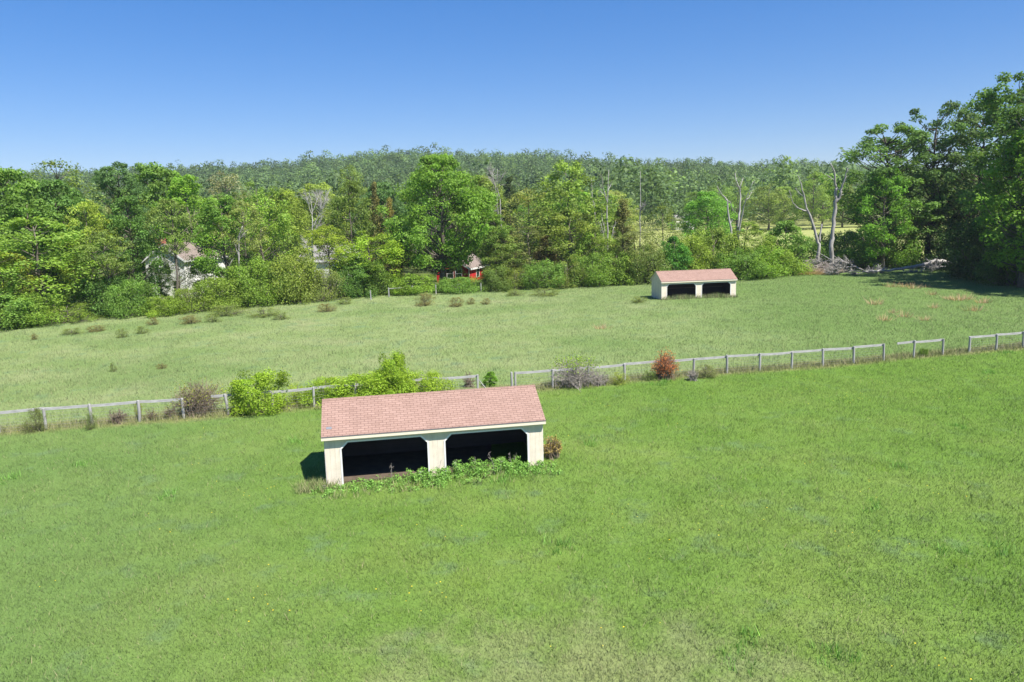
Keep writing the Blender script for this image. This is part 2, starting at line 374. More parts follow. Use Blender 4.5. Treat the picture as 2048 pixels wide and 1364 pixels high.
def grass():
    p = clumped(scatter(250000, 12.5, 58, .76, 1.35), 4, .16); p = p[(fence_s(p) < .6) & outside(p, SHED_A)]
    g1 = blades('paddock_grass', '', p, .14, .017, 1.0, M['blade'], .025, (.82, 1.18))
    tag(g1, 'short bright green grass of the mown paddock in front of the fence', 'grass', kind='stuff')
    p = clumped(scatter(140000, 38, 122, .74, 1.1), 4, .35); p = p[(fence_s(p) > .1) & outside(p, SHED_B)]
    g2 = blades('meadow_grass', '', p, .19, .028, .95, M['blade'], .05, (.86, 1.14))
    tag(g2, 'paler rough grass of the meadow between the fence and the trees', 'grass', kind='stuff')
    p = clumped(clumped(scatter(46, 14, 55, .7, 1.2), 9, .28), 9, .09); p = p[(fence_s(p) < -.5) & outside(p, SHED_A, .4)]
    g4 = blades('weed_clumps', '', p, .26, .03, .8, M['weed'], .1)
    tag(g4, 'darker broad leaved weed clumps scattered in the paddock grass', 'weeds', kind='stuff')
    n = 7000; x = rng.uniform(-45, 52, n); p = np.stack([x, FENCE_B + FENCE_K * x + rng.normal(.35, .45, n)], -1)
    p = clumped(p, 4, .12); p = p[outside(p, SHED_A)]
    g3 = blades('fence_row_grass', '', p, .32, .026, .8, M['blade'], .28)
    tag(g3, 'taller grass and dry weeds left standing along the fence line', 'tall grass', kind='stuff')
    # yellow flowers
    c = scatter(60, 13, 56, .68, 1.1); c = np.concatenate([c, scatter(60, 40, 54, .7)]); p = clumped(c, 5, .7)
    p = p[(fence_s(p) < -.3) & outside(p, SHED_A, .4)]; n = len(p); sz = rng.uniform(.012, .024, n)
    z = height(p[:, 0], p[:, 1]) + rng.uniform(.10, .2, n); base = np.stack([p[:, 0], p[:, 1], z], -1)
    rim = [base + np.stack([np.cos(k * PI / 3) * sz, np.sin(k * PI / 3) * sz, np.full(n, .008)], -1) for k in range(6)]
    V = np.stack(rim, 1).reshape(-1, 3)
    tag(link('yellow_wildflowers', mesh_from('yellow_wildflowers', V, np.arange(n * 6).reshape(n, 6), M['flower'])), 'tiny yellow flowers sprinkled through the paddock grass', 'wildflowers', kind='stuff')
grass()

# ---------------------------------------------------------------- foliage builders
def unit(v): return v / np.maximum(np.linalg.norm(v, axis=-1, keepdims=True), 1e-6)
def cards(C, Nn, size, aspect=.62):
    """rhombic leaf cards, slightly folded"""
    n = len(C); r = unit(rng.normal(size=(n, 3))); a = unit(np.cross(Nn, r)); b = np.cross(Nn, a)
    s = size[:, None]
    p0 = C - a * s * .5; p2 = C + a * s * .5; p1 = C + b * s * .5 * aspect + Nn * s * .06; p3 = C - b * s * .5 * aspect + Nn * s * .06
    return np.stack([p0, p1, p2, p3], 1).reshape(-1, 3), np.arange(n * 4).reshape(n, 4)
def blob_leaves(cent, rad, per, leaf, squash=.7, upb=.35, inner=.45, tint_blob=.16, tint_leaf=.16, hue=.5, nr=.42):
    nb = len(cent); d = unit(rng.normal(size=(nb, per, 3))); d[..., 2] = np.abs(d[..., 2]) * np.where(rng.random((nb, per)) < .68, 1, -1)
    rr = inner + (1 - inner) * rng.random((nb, per, 1)) ** .6
    fuzz = 1 + rng.normal(0, .13, (nb, per, 1))
    P = cent[:, None] + d * rr * fuzz * rad[:, None, None] * np.array([1, 1, squash])
    Nn = unit(d * .55 + np.array([0, 0, upb]) + rng.normal(size=d.shape) * nr)
    P = P.reshape(-1, 3); Nn = Nn.reshape(-1, 3); n = len(P)
    V, Fq = cards(P, Nn, leaf * rng.uniform(.6, 1.4, n))
    tb = np.repeat(1 + rng.normal(0, tint_blob, nb), per) + rng.normal(0, tint_leaf, n)
    hb = np.clip(np.repeat(rng.random(nb) * hue, per) + rng.normal(0, .15, n), 0, 1)
    return V, Fq, np.repeat(np.clip(tb, .45, 1.7), 4), np.repeat(hb, 4)
def limb(mb, a, b, r0, r1, n=5, bend=.08, segs=4):
    a = np.array(a, float); b = np.array(b, float); L = np.linalg.norm(b - a); pts = []; o = rng.normal(0, bend * L, 3)
    for i in range(segs + 1):
        t = i / segs; pts.append(a + (b - a) * t + o * math.sin(PI * t) + np.array([0, 0, -.10 * L * math.sin(PI * t)]))
    mb.tube(pts, [r0 + (r1 - r0) * i / segs for i in range(segs + 1)], n)
PROTO = {}
def tree_proto(key, Ht, R, base, nb, per, leaf, prof, rb=(.2, .34), squash=.7, trunk_r=.3, bark='bark', leafmat='leaf', hue=.5, inner=.45, shell=.35, upb=.35, limbs=.6, tb=.16, lumpy=1.0):
    """a crown of leaf clumps round limbs; trunk and limbs in a second mesh"""
    t = rng.random(nb) ** .9; ang = rng.uniform(0, 2 * PI, nb); u = np.sqrt(shell + (1 - shell) * rng.random(nb))
    pr = np.array([prof(x) for x in t]); lump = 1 + lumpy * .22 * np.sin(ang * 2 + rng.uniform(0, 6)) * np.cos(t * 7 + rng.uniform(0, 6)) + .12 * np.sin(ang * 5 + t * 9)
    rr = R * pr * u * lump; rbl = R * rng.uniform(rb[0], rb[1], nb) * np.clip(.55 + .6 * pr, .4, 1.1)
    lo = base * Ht; z = lo + (Ht - lo) * t - rbl * squash * .6
    ctr = np.stack([rr * np.cos(ang), rr * np.sin(ang), np.maximum(z, rbl * .5)], -1)
    V, Fq, ti, hu = blob_leaves(ctr, rbl, per, leaf, squash, upb, inner, tb, .16, hue)
    crown = mesh_from('crown', V, Fq, M[leafmat], False, {'tint': ti, 'hue': hu})
    mb = MB(); k = 7; wob = rng.normal(0, trunk_r * .7, (k, 2)); wob[0] = 0
    top = Ht * .9; tp = [np.array([wob[i, 0], wob[i, 1], -.4 + (top + .4) * i / (k - 1)]) for i in range(k)]
    mb.tube(tp, [trunk_r * (1.25 if i == 0 else 1) * (1 - .93 * (i / (k - 1)) ** .9) + .02 for i in range(k)], 8)
    for c in ctr[rng.permutation(nb)[:int(nb * limbs)]]:
        zz = max(c[2] - np.hypot(c[0], c[1]) * rng.uniform(.6, 1.0), lo * rng.uniform(.65, 1.)); zz = min(zz, top * .95)
        f = (zz + .4) / (top + .4) * (k - 1); i = min(int(f), k - 2); s0 = tp[i] + (tp[i + 1] - tp[i]) * (f - i)
        limb(mb, s0, c, trunk_r * .28 * (1 - .5 * zz / Ht) + .02, .02, 5, .07)
    trunk = mb.mesh('trunk', M[bark], True)
    PROTO[key] = (crown, trunk, Ht, R)
rnd = lambda x: max(.15, math.sin(PI * min(1, max(0, .08 + .88 * x)) ** .85)) ** .7
ovl = lambda x: max(.12, math.sin(PI * (.14 + .80 * x))) ** .8
spr = lambda x: max(.2, math.sin(PI * (.25 + .66 * x ** 1.2))) ** .6
con = lambda x: max(.06, 1.0 - x) ** .8
col_ = lambda x: max(.2, math.sin(PI * (.22 + .70 * x))) ** .5
for i in range(3): tree_proto('broad%d' % i, 15, 5.0, .16, 110, 140, .31, rnd, (.17, .29), hue=.45)
for i in range(3): tree_proto('oval%d' % i, 16, 3.8, .14, 96, 125, .29, ovl, (.19, .32), hue=.5)
for i in range(4): tree_proto('loose%d' % i, 15, 4.2, .18, 105, 90, .26, rnd, (.16, .28), .85, .2, inner=.3, hue=.6, limbs=.35, tb=.2)
for i in range(2): tree_proto('airy%d' % i, 16, 3.6, .2, 110, 52, .23, ovl, (.18, .32), .9, .17, inner=.2, hue=.5, limbs=.4, tb=.2)
tree_proto('maple', 19, 7.0, .19, 240, 170, .31, rnd, (.13, .23), .7, .55, shell=.45, hue=.3, limbs=.5, tb=.13, lumpy=1.7)
for i in range(3): tree_proto('tall%d' % i, 26, 6.5, .24, 112, 130, .38, spr, (.12, .22), .7, .48, 'bark_dark', hue=.35, limbs=.8, shell=.3)
for i in range(2): tree_proto('cedar%d' % i, 11, 2.2, .06, 110, 120, .16, con, (.2, .34), 1.3, .16, 'bark', 'needle', .7, .2, .2, .1)
for i in range(2): tree_proto('layer%d' % i, 14, 4.0, .52, 64, 80, .23, rnd, (.14, .26), .6, .2, inner=.3, hue=.5, limbs=.6, tb=.18)
tree_proto('pine', 15, 3.6, .12, 100, 130, .19, con, (.2, .32), .5, .22, 'bark_dark', 'needle', .3, .25, .3, .2)
for i in range(3): tree_proto('bush%d' % i, 2.6, 2.0, -.05, 70, 190, .115, spr, (.14, .40), .85, .05, hue=.55, limbs=.4, shell=.3, lumpy=2.0)
for i in range(2): tree_proto('scrub%d' % i, 2.6, 2.0, 0, 60, 90, .10, spr, (.14, .40), .85, .05, hue=.7, limbs=.8, inner=.15, shell=.2, lumpy=2.0)
for i in range(2): tree_proto('sapling%d' % i, 5.5, 2.2, .04, 90, 120, .21, ovl, (.2, .32), .75, .1, hue=.4)

USED = {}
def plant(key, name, label, cat, loc, Ht, R, colour, group=None, rz=None, crown_name='crown'):
    crown, trunk, h0, r0 = PROTO[key]
    o = empty(name, loc, rng.uniform(0, 2 * PI) if rz is None else rz)
    o.scale = (R / r0, R / r0 * rng.uniform(.9, 1.1), Ht / h0)
    tag(o, label, cat, group)
    for nm, me in ((crown_name, crown), ('trunk', trunk)):
        c = bpy.data.objects.new(nm, me); COL.objects.link(c); c.parent = o; c.color = (*colour, 1)
    return o
def tree(u, Y, vtop, wpx, key, colour, label, name='tree', cat='tree', group='trees along the far edge of the meadow', wscale=1.0):
    b = base_at(u, Y, 520); top = at(u, vtop, Y)
    # the column of a leaning horizon: keep the crown top on the pixel column
    b[0] = at(u, (vtop + 560) / 2, Y)[0]; b[2] = hz(b[0], Y)
    Ht = top[2] - b[2]; R = wpx * .5 / F * Y * wscale * 1.08
    return plant(key, name, label, cat, b, Ht * 1.0, R, colour, group)
# leaf colours (linear reflectance)
MID = (.092, .160, .034); BRIGHT = (.115, .205, .028); YEL = (.125, .195, .038); OLIVE = (.115, .160, .044); DEEP = (.070, .132, .032)
BLUE = (.065, .118, .042); PALE = (.165, .190, .075); GREY = (.155, .165, .095); BROWN = (.110, .125, .046); CEDAR = (.085, .092, .030); DARKP = (.040, .062, .022)

# ---------------------------------------------------------------- run-in sheds
def set_uv(me, fn):
    uv = me.uv_layers.new(name='UVMap')
    for p in me.polygons:
        for li in p.loop_indices:
            uv.data[li].uv = fn(me.vertices[me.loops[li].vertex_index].co)
def make_shed(label, x, y, z, yaw, patch):
    L, D, E_, R_, OV, SD = 9.14, 3.787, 2.113, 3.191, .1875, .10
    k = (R_ - E_) / (D / 2 + OV)
    o = empty('run_in_shed', (x, y, z), yaw); tag(o, label, 'shed', 'two bay livestock sheds')
    def P(name, mb, m): return link(name, mb.mesh(name, m), o)
    wt = .09
    roof_bot = lambda yy: E_ - .055 + k * (yy + OV) if yy <= D / 2 else E_ - .055 + k * (D + OV - yy)
    # front wall with two chamfered openings
    ops = ((.60, 4.25), (4.87, 8.53)); zt = 1.815; ch = .31
    pr = [(0, -.3), (0, 2.02)] + [(L, 2.02), (L, -.3)]
    for a, b in reversed(ops): pr += [(b, -.3), (b, zt - ch), (b - ch, zt), (a + ch, zt), (a, zt - ch), (a, -.3)]
    mb = MB(); mb.prism(pr, 0, wt); P('front_wall', mb, M['siding'])
    for a, b in ops:                                     # white trim round each opening
        e = .003; w_ = .068; q = w_ * .414
        outer = [(a + e, -.3), (a + e, zt - ch), (a + ch, zt - e), (b - ch, zt - e), (b - e, zt - ch), (b - e, -.3)]
        inner = [(a + w_, -.3), (a + w_, zt - ch - q), (a + ch + q, zt - w_), (b - ch - q, zt - w_), (b - w_, zt - ch - q), (b - w_, -.3)]
        mb = MB()
        for i in range(5):
            mb.prism([outer[i], outer[i + 1], inner[i + 1], inner[i]], -.018, wt + .012)
        P('opening_trim', mb, M['trim'])
    side = [(wt + .002, -.3), (D - wt - .002, -.3), (D - wt - .002, roof_bot(D - wt) - .005), (D / 2, roof_bot(D / 2) - .005), (wt + .002, roof_bot(wt) - .005)]
    for xx in (.0, L - wt):
        mb = MB(); mb.prism_x(side, xx, xx + wt); P('side_wall', mb, M['siding'])
    mb = MB(); mb.box((0, D - wt, -.3), (L, D, 2.02)); P('back_wall', mb, M['siding'])
    # dark lining inside
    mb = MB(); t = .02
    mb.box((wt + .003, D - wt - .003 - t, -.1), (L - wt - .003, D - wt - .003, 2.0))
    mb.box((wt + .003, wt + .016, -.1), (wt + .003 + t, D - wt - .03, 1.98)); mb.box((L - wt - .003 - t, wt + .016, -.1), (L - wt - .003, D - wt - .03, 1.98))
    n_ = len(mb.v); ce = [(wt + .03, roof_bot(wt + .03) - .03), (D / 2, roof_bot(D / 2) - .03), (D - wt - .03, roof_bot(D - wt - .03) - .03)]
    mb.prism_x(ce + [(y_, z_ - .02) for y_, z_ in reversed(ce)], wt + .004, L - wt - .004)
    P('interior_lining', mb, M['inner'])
    mb = MB(); mb.box((wt + .03, wt + .13, -.12), (L - wt - .03, D - wt - .03, .02)); P('dirt_floor', mb, M['dirt'])
    mb = MB(); mb.box((wt + .03, D - wt - .075, .86), (L - wt - .03, D - wt - .027, .94))
    P('kick_rail', mb, M['timber'])
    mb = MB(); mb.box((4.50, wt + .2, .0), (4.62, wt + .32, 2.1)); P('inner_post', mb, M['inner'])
    # roof
    mb = MB(); y0, y1 = -OV, D + OV
    prof = [(y0, E_), (D / 2, R_), (y1, E_), (y1, E_ - .045), (D / 2, R_ - .05), (y0, E_ - .045)]
    mb.prism_x(prof, -SD, L + SD); me = mb.mesh('roof', M['shingle'])
    set_uv(me, lambda c: (c.x + 3, abs(c.y - D / 2) * math.sqrt(1 + k * k) + 5)); link('roof', me, o)
    mb = MB()
    mb.prism_x([(D / 2 - .11, R_ - .11 * k + .012), (D / 2, R_ + .014), (D / 2 + .11, R_ - .11 * k + .012), (D / 2 + .11, R_ - .11 * k + .003), (D / 2, R_ + .004), (D / 2 - .11, R_ - .11 * k + .003)], -SD - .004, L + SD + .004)
    me = mb.mesh('ridge_cap', M['shingle']); set_uv(me, lambda c: (c.x + 3.1, c.y + .04)); link('ridge_cap', me, o)
    mb = MB(); mb.box((-SD - .006, y0 - .034, E_ - .052), (L + SD + .006, y0 + .01, E_ - .024)); P('drip_edge', mb, M['drip'])
    mb = MB(); mb.box((-SD - .002, y0 - .026, E_ - .175), (L + SD + .002, y0 + .0, E_ - .055)); P('fascia', mb, M['fascia'])
    mb = MB(); mb.box((-SD - .002, y1 - .0, E_ - .175), (L + SD + .002, y1 + .026, E_ - .055)); P('fascia', mb, M['fascia'])
    mb = MB(); mb.box((-SD + .001, y0 + .002, E_ - .17), (L + SD - .001, -.003, E_ - .15)); P('soffit', mb, M['fascia'])
    for xx in (-SD - .004, L + SD - .02):
        mb = MB(); rk = [(y0 + .012, E_ - .052), (D / 2, R_ - .056), (y1 - .012, E_ - .052)]
        mb.prism_x(rk + [(a, b - .11) for a, b in reversed(rk)], xx, xx + .024); P('rake_board', mb, M['fascia'])
    for xx in (-.012, L - .07):                          # pale corner boards on the end walls
        mb = MB(); mb.box((xx if xx < 0 else L + .002, .004, -.2), (xx + .01 if xx < 0 else L + .014, .075, 1.9)); P('corner_board', mb, M['trim'])
    if patch:
        yy = .18; zz = E_ + k * (yy + OV)
        mb = MB(); mb.prism_x([(yy, zz + .004), (yy + .11, zz + .11 * k + .004), (yy + .11, zz + .11 * k + .016), (yy, zz + .016)], .10, .32); P('roof_patch', mb, M['patch'])
    return o
make_shed('near cream shed with red shingle roof, two open bays and weeds growing across its front', SHED_A[0], SHED_A[1], 0.0, SHED_A[2], True)
make_shed('distant cream shed with red shingle roof standing in the rough meadow near the trees', SHED_B[0], SHED_B[1], hz(22, 90.5) + .02, SHED_B[2], False)

# ---------------------------------------------------------------- fences
def fence_pt(u):
    lo, hi = -60., 80.
    for _ in range(50):
        m = (lo + hi) / 2; p = np.array([m, FENCE_B + FENCE_K * m, hz(m, FENCE_B + FENCE_K * m) - CH])
        a, b, c = p[0], p[1] * sp + p[2] * cp, p[1] * cp - p[2] * sp
        uu = W / 2 + F * (a * cr - b * sr) / c
        if uu < u: lo = m
        else: hi = m
    return np.array([m, FENCE_B + FENCE_K * m, hz(m, FENCE_B + FENCE_K * m)])
FD = np.array([1, FENCE_K, 0]) / math.hypot(1, FENCE_K); FN = np.array([-FENCE_K, 1, 0]) / math.hypot(1, FENCE_K)
def fence(label, us, rails, wire=True, lean=None, hts=1.2):
    """us: photo columns of the posts; rails: (from, to) columns"""
    P0 = [fence_pt(u) for u in us]; c = P0[len(P0) // 2]
    o = empty('rail_fence', c); tag(o, label, 'fence')
    for i, (u, p) in enumerate(zip(us, P0)):
        mb = MB(); q = p - c; h = hts + rng.uniform(-.04, .05); tl = rng.normal(0, .02, 2) if not (lean and u in lean) else np.array(lean[u])
        tp = q + np.array([tl[0] * h, tl[1] * h, h]); r = rng.uniform(.068, .08)
        mb.tube([q - np.array([0, 0, .3]), q + (tp - q) * .5 + FD * rng.normal(0, .008), tp - np.array([0, 0, .015]), tp], [r, r, r * .97, r * .8], 8)
        mb.build('post', M['post'], o)
    for a, b in rails:
        pa, pb = fence_pt(a) - c, fence_pt(b) - c; n = max(2, int(np.linalg.norm(pb - pa) / .6)); mb = MB()
        za, zb = rng.normal(hts - .10, .02, 2); y0 = FN * .085; sg = rng.uniform(.0, .03)
        secs = []
        for i in range(n + 1):
            t = i / n; cpt = pa + (pb - pa) * t + y0; z = za + (zb - za) * t - sg * math.sin(PI * t); w_ = .075 + rng.normal(0, .003)
            secs.append([cpt + FN * dy + np.array([0, 0, z + dz]) for dy, dz in ((0, -w_), (.04, -w_), (.04, w_), (0, w_))])
        for i in range(n):
            for j in range(4):
                mb.poly([secs[i][j], secs[i][(j + 1) % 4], secs[i + 1][(j + 1) % 4], secs[i + 1][j]])
        mb.poly(secs[0][::-1]); mb.poly(secs[-1]); mb.build('rail', M['rail'], o)
    if wire:
        mb = MB(); a = fence_pt(us[0]) - c; b = fence_pt(us[-1]) - c; Ln = np.linalg.norm(b - a)
        for z in (.06, .22, .38, .54, .72, .92):
            mb.tube([a + FN * .05 + np.array([0, 0, z]), b + FN * .05 + np.array([0, 0, z])], [.004, .004], 3, False)
        for i in range(int(Ln / .3)):
            p = a + (b - a) * (i * .3 / Ln) + FN * .055; mb.tube([p + np.array([0, 0, .04]), p + np.array([0, 0, .94])], [.003, .003], 3, False)
        mb.build('wire_mesh', M['wire'], o)
    return o
us1 = [-98, -2, 92, 185, 279, 368, 458, 545, 628, 712, 795, 875, 955]
o = fence('long weathered fence with top rail left of and behind the near shed, overgrown by bushes', us1,
          [(us1[i], us1[i + 1]) for i in range(len(us1) - 1) if us1[i] not in (368,)] + [(425, 458)], True, {458: (-.12, .02), 545: (.06, 0)})
mb = MB(); p = fence_pt(955) - fence_pt(us1[6]); mb.tube([p + np.array([0, 0, 1.0]), p + FD * .75 + np.array([0, .02, .0])], [.03, .03], 6); mb.build('brace', M['post'], o)
us2 = [1024, 1031, 1105, 1177, 1249, 1318, 1387, 1454, 1519, 1583, 1646, 1707, 1767]
fence('grey rail fence from the gap behind the near shed to the broken rail', us2, [(us2[i], us2[i + 1]) for i in range(1, len(us2) - 1)])
fence('short broken piece of grey fence with one rail sticking out free on its left end', [1827, 1885], [(1795, 1827), (1827, 1885)], False)
us4 = [1938, 1992, 2046, 2098, 2150]
fence('grey rail fence at the far right edge past the open gap', us4, [(us4[i], us4[i + 1]) for i in range(len(us4) - 1)])
def far_fence(label, pix, rails, rm='rail'):
    pts = [ground_at(*p) for p in pix]; c = pts[0]; o = empty('rail_fence', c); tag(o, label, 'fence')
    for p in pts:
        mb = MB(); q = p - c; mb.tube([q - np.array([0, 0, .3]), q + np.array([rng.normal(0, .03), 0, 1.25])], [.08, .075], 7); mb.build('post', M['post'], o)
    for i in rails:
        mb = MB(); a, b = pts[i] - c + np.array([0, .1, 1.1]), pts[i + 1] - c + np.array([0, .1, 1.1]); mb.tube([a, (a + b) / 2 + np.array([0, 0, -.04]), b], [.045, .045, .045], 6); mb.build('rail', M[rm], o)
far_fence('old grey fence with few rails left standing in the shade at the wood edge', [(742, 600), (778, 594), (826, 589), (872, 588), (918, 586), (962, 584)], [1], 'post')
far_fence('fence posts standing in the deep shade under the right hand trees', [(2038, 572), (2075, 590), (2110, 612)], [0, 1])

# ---------------------------------------------------------------- houses
def house(name, label, corner, yaw, L, Wd, eave, rise, wall_m, roof_m, windows, extra=None, trim='trim'):
    """corner: the near corner; local x along the eave side, local y along the gable end"""
    o = empty(name, corner, yaw); tag(o, label, 'house')
    mb = MB(); mb.prism_x([(0, -.6), (Wd, -.6), (Wd, eave), (Wd / 2, eave + rise), (0, eave)], 0, L); mb.build('wall', M[wall_m], o)
    k = rise / (Wd / 2); ov = .35; mb = MB()
    pr = [(-ov, eave - ov * k + .02), (Wd / 2, eave + rise + .02), (Wd + ov, eave - ov * k + .02)]
    mb.prism_x(pr + [(a, b + .14) for a, b in reversed(pr)], -.3, L + .3); rf = mb.build('roof', M[roof_m], o)
    mb = MB(); mb.box((-.32, -ov - .05, eave - ov * k - .12), (L + .32, -ov - .003, eave - ov * k + .15)); mb.build('gutter', M[trim], o)
    for xx in (-.34,):
        mb = MB(); mb.prism_x([(a, b - .18) for a, b in pr] + [(a, b + .10) for a, b in reversed(pr)], xx, xx + .038); mb.build('rake_board', M[trim], o)
    mb = MB(); mb.box((-.03, -.03, -.5), (.12, .12, eave - .02)); mb.build('corner_board', M[trim], o)
    for face, a, z, w_, h_ in windows:
        fr = MB(); pn = MB(); t = .10
        def bx(m, a0, z0, a1, z1, d0, d1):
            if face == 'gable': m.box((-d1, a0, z0), (-d0, a1, z1))
            else: m.box((a0, -d1, z0), (a1, -d0, z1))
        bx(fr, a - t, z - t, a + w_ + t, z, .003, .06); bx(fr, a - t, z + h_, a + w_ + t, z + h_ + t, .003, .06)
        bx(fr, a - t, z, a, z + h_, .003, .06); bx(fr, a + w_, z, a + w_ + t, z + h_, .003, .06); bx(fr, a, z + h_ / 2 - .03, a + w_, z + h_ / 2 + .03, .004, .05)
        wn = fr.build('window', M[trim], o)
        bx(pn, a, z, a + w_, z + h_, .002, .02); pn.build('pane', M['glass'], wn)
    if extra: extra(o, rf, eave, rise, L, Wd)
    return o
def chim(x, yf, hgt=1.0, s=.45):
    def f(o, rf, eave, rise, L, Wd):
        mb = MB(); mb.box((x, Wd * yf - s, eave), (x + 2 * s, Wd * yf + s, eave + rise + hgt)); mb.build('chimney', M['brick'], rf)
    return f
c = base_at(374, 108, 585)
house('white_house', 'white two storey house with brown roof half hidden behind the left trees', c, math.radians(76), 9.5, 6.4, at(374, 519, 108)[2] - c[2], 2.1, 'white_siding', 'roof_brown',
      [('gable', 1.2, .9, .9, 1.5), ('gable', 4.0, .9, .9, 1.5), ('gable', 2.4, 3.4, .9, 1.3), ('gable', 4.2, 3.4, .8, 1.3), ('eave', 1.2, 3.3, .9, 1.3), ('eave', 3.6, 3.3, .9, 1.3), ('eave', 6.2, 3.3, .9, 1.3), ('eave', 2.2, .9, .9, 1.4), ('eave', 5.6, .9, .9, 1.4)], chim(.9, .72, .9, .5))
c = base_at(939, 121, 565)
house('red_house', 'red one storey house with white window frames behind the big maple', c, math.radians(72), 9, 5.6, at(939, 536, 121)[2] - c[2], 1.6, 'red_siding', 'roof_brown',
      [('gable', 1.3, .75, 1.0, 1.35), ('gable', 2.75, .75, 1.0, 1.35), ('eave', 3.2, .7, 1.3, 1.6)], None)
c = base_at(598, 139, 540)
house('farmhouse', 'white low farmhouse with grey roof glimpsed right of the bare white tree', c, math.radians(-14), 9.5, 7.5, at(600, 521, 139)[2] - c[2], 2.4, 'white_siding', 'roof_grey',
      [('eave', 1.2, .9, .9, 1.3), ('eave', 7.6, .9, .9, 1.3)], None)
c = at(1352, 446, 300); c[2] = hz(c[0], 300)
house('white_barn', 'tiny white building far off between the green round tree and the wood', c, math.radians(8), 7.5, 6, at(1352, 437, 300)[2] - c[2], 1.2, 'white_siding', 'roof_grey', [], None)

# ---------------------------------------------------------------- dead trees, snags, logs
def dead(name, label, cat, Y, polys, m='dead', twigs=0, tl=(.5, 1.4), group=None, ky=.12, tr=.016, up=.55):
    """polys: photo polylines [(u,v)...], radius at start and end in photo pixels; each limb also leans towards or away from the viewer"""
    base = None; pts3 = []
    for pl, r0, r1 in polys:
        off = 0.0
        if pts3:                                         # start at the depth of the nearest earlier point
            q = at(*pl[0], Y); off = min(((np.hypot(p[0] - q[0], p[2] - q[2]), p[1] - Y) for L_ in pts3 for p, _ in L_))[1]
        lean = rng.uniform(-1, 1) * (0 if not pts3 else ky * len(pl) * 4); out = []
        for i, (u, v) in enumerate(pl):
            t = i / max(1, len(pl) - 1); d = Y + off + lean * t; out.append((at(u, v, d), (r0 + (r1 - r0) * t) / F * d))
        pts3.append(out)
    base = pts3[0][0][0].copy(); base[2] = hz(base[0], base[1])
    mb = MB()
    for out in pts3:
        P = [p - base for p, _ in out]; R = [r for _, r in out]
        # subdivide with a little crookedness
        Q, S = [], []
        for i in range(len(P) - 1):
            for j in range(3):
                t = j / 3; w_ = 0 if (i == 0 and j == 0) else 1
                Q.append(P[i] + (P[i + 1] - P[i]) * t + w_ * rng.normal(0, R[i] * .25 + .008, 3)); S.append((R[i] + (R[i + 1] - R[i]) * t) * rng.uniform(.92, 1.08))
        Q.append(P[-1]); S.append(R[-1])
        if out is pts3[0]: Q.insert(0, np.array([0, 0, -.4])); S.insert(0, S[0] * 1.2)
        mb.tube(Q, [x * .84 for x in S], 7)
    segs = [(out[i][0] - base, out[i + 1][0] - base) for out in pts3[1:] or pts3 for i in range((len(out) - 1) // 2, len(out) - 1)]
    for _ in range(twigs):
        a, b = segs[rng.integers(len(segs))]; s0 = a + (b - a) * rng.random(); d = unit(b - a) + rng.normal(0, .7, 3); d[2] = abs(d[2]) * .6 + up; d = unit(d)
        L_ = rng.uniform(*tl); e = s0 + d * L_; mid = s0 + d * L_ * .5 + rng.normal(0, .06 * L_, 3)
        mb.tube([s0, mid, e], [tr * 1.6, tr * 1.2, tr * .5], 4, False)
        for _ in range(2):
            d2 = unit(d + rng.normal(0, .5, 3)); mb.tube([mid, mid + d2 * L_ * .55], [tr, tr * .5], 3, False)
    o = link(name, mb.mesh(name, M[m], True), None, base); tag(o, label, cat, group); return o
A = lambda s, ou, ov: (lambda pts: [(ou + x / s, ov + y / s) for x, y in pts])
z3 = A(5.456, 1380, 320); z4 = A(5.12, 1560, 480); z5 = A(4.547, 960, 300); z1 = A(5.246, 560, 340); zl = A(3.248, 0, 280)
GD = 'dead trees standing in the hedgerow'
dead('dead_tree', 'tallest thick grey dead trunk with a forked broken top, nearest the right grove', 'dead tree', 124,
     [(z3([(1548, 1180), (1548, 930), (1555, 820), (1572, 640), (1592, 470), (1590, 380), (1602, 300)]), 5.2, 3.4),
      (z3([(1602, 310), (1582, 220), (1576, 120), (1530, 38)]), 3.2, 1.3), (z3([(1600, 460), (1640, 380), (1652, 300), (1690, 190), (1722, 88)]), 3.6, 1.0),
      (z3([(1572, 222), (1520, 182), (1470, 155)]), 1.2, .5), (z3([(1640, 390), (1672, 375)]), 1.0, .6), (z3([(1600, 330), (1625, 318), (1660, 330)]), 1.6, .8), (z3([(1685, 200), (1712, 180)]), .8, .5)], 'dead', 10, (.3, .8), GD)
dead('dead_tree', 'leaning grey dead tree with a long bare limb reaching left, beside the tallest dead trunk', 'dead tree', 123,
     [(z3([(1420, 1120), (1400, 930), (1370, 800), (1310, 620), (1272, 530), (1250, 430), (1215, 270), (1180, 170)]), 4.2, .6),
      (z3([(1272, 555), (1190, 530), (1122, 470), (1080, 330)]), 1.8, .6), (z3([(1246, 400), (1192, 362), (1150, 310)]), 1.0, .5), (z3([(1420, 900), (1428, 770), (1440, 700)]), 2.4, 1.4), (z3([(1262, 500), (1240, 400)]), 1.2, .8)], 'dead', 16, (.3, .9), GD)
dead('dead_tree', 'bare three stemmed dead tree rising from the hedge behind the distant shed', 'dead tree', 117,
     [(z3([(470, 1100), (448, 740), (422, 620), (405, 450), (390, 420), (350, 380), (295, 280)]), 3.0, .5), (z3([(402, 425), (440, 470), (482, 580)]), 1.0, .7),
      (z3([(500, 1000), (530, 660), (545, 560), (552, 400), (545, 310), (502, 220), (490, 150)]), 2.8, .7), (z3([(545, 305), (580, 195)]), 1.2, .6),
      (z3([(520, 900), (562, 630), (590, 500), (632, 370), (690, 235)]), 2.2, .6), (z3([(612, 430), (640, 415), (672, 350)]), 1.0, .5), (z3([(435, 700), (462, 650)]), 1.6, .9)], 'dead', 26, (.3, 1.0), GD)
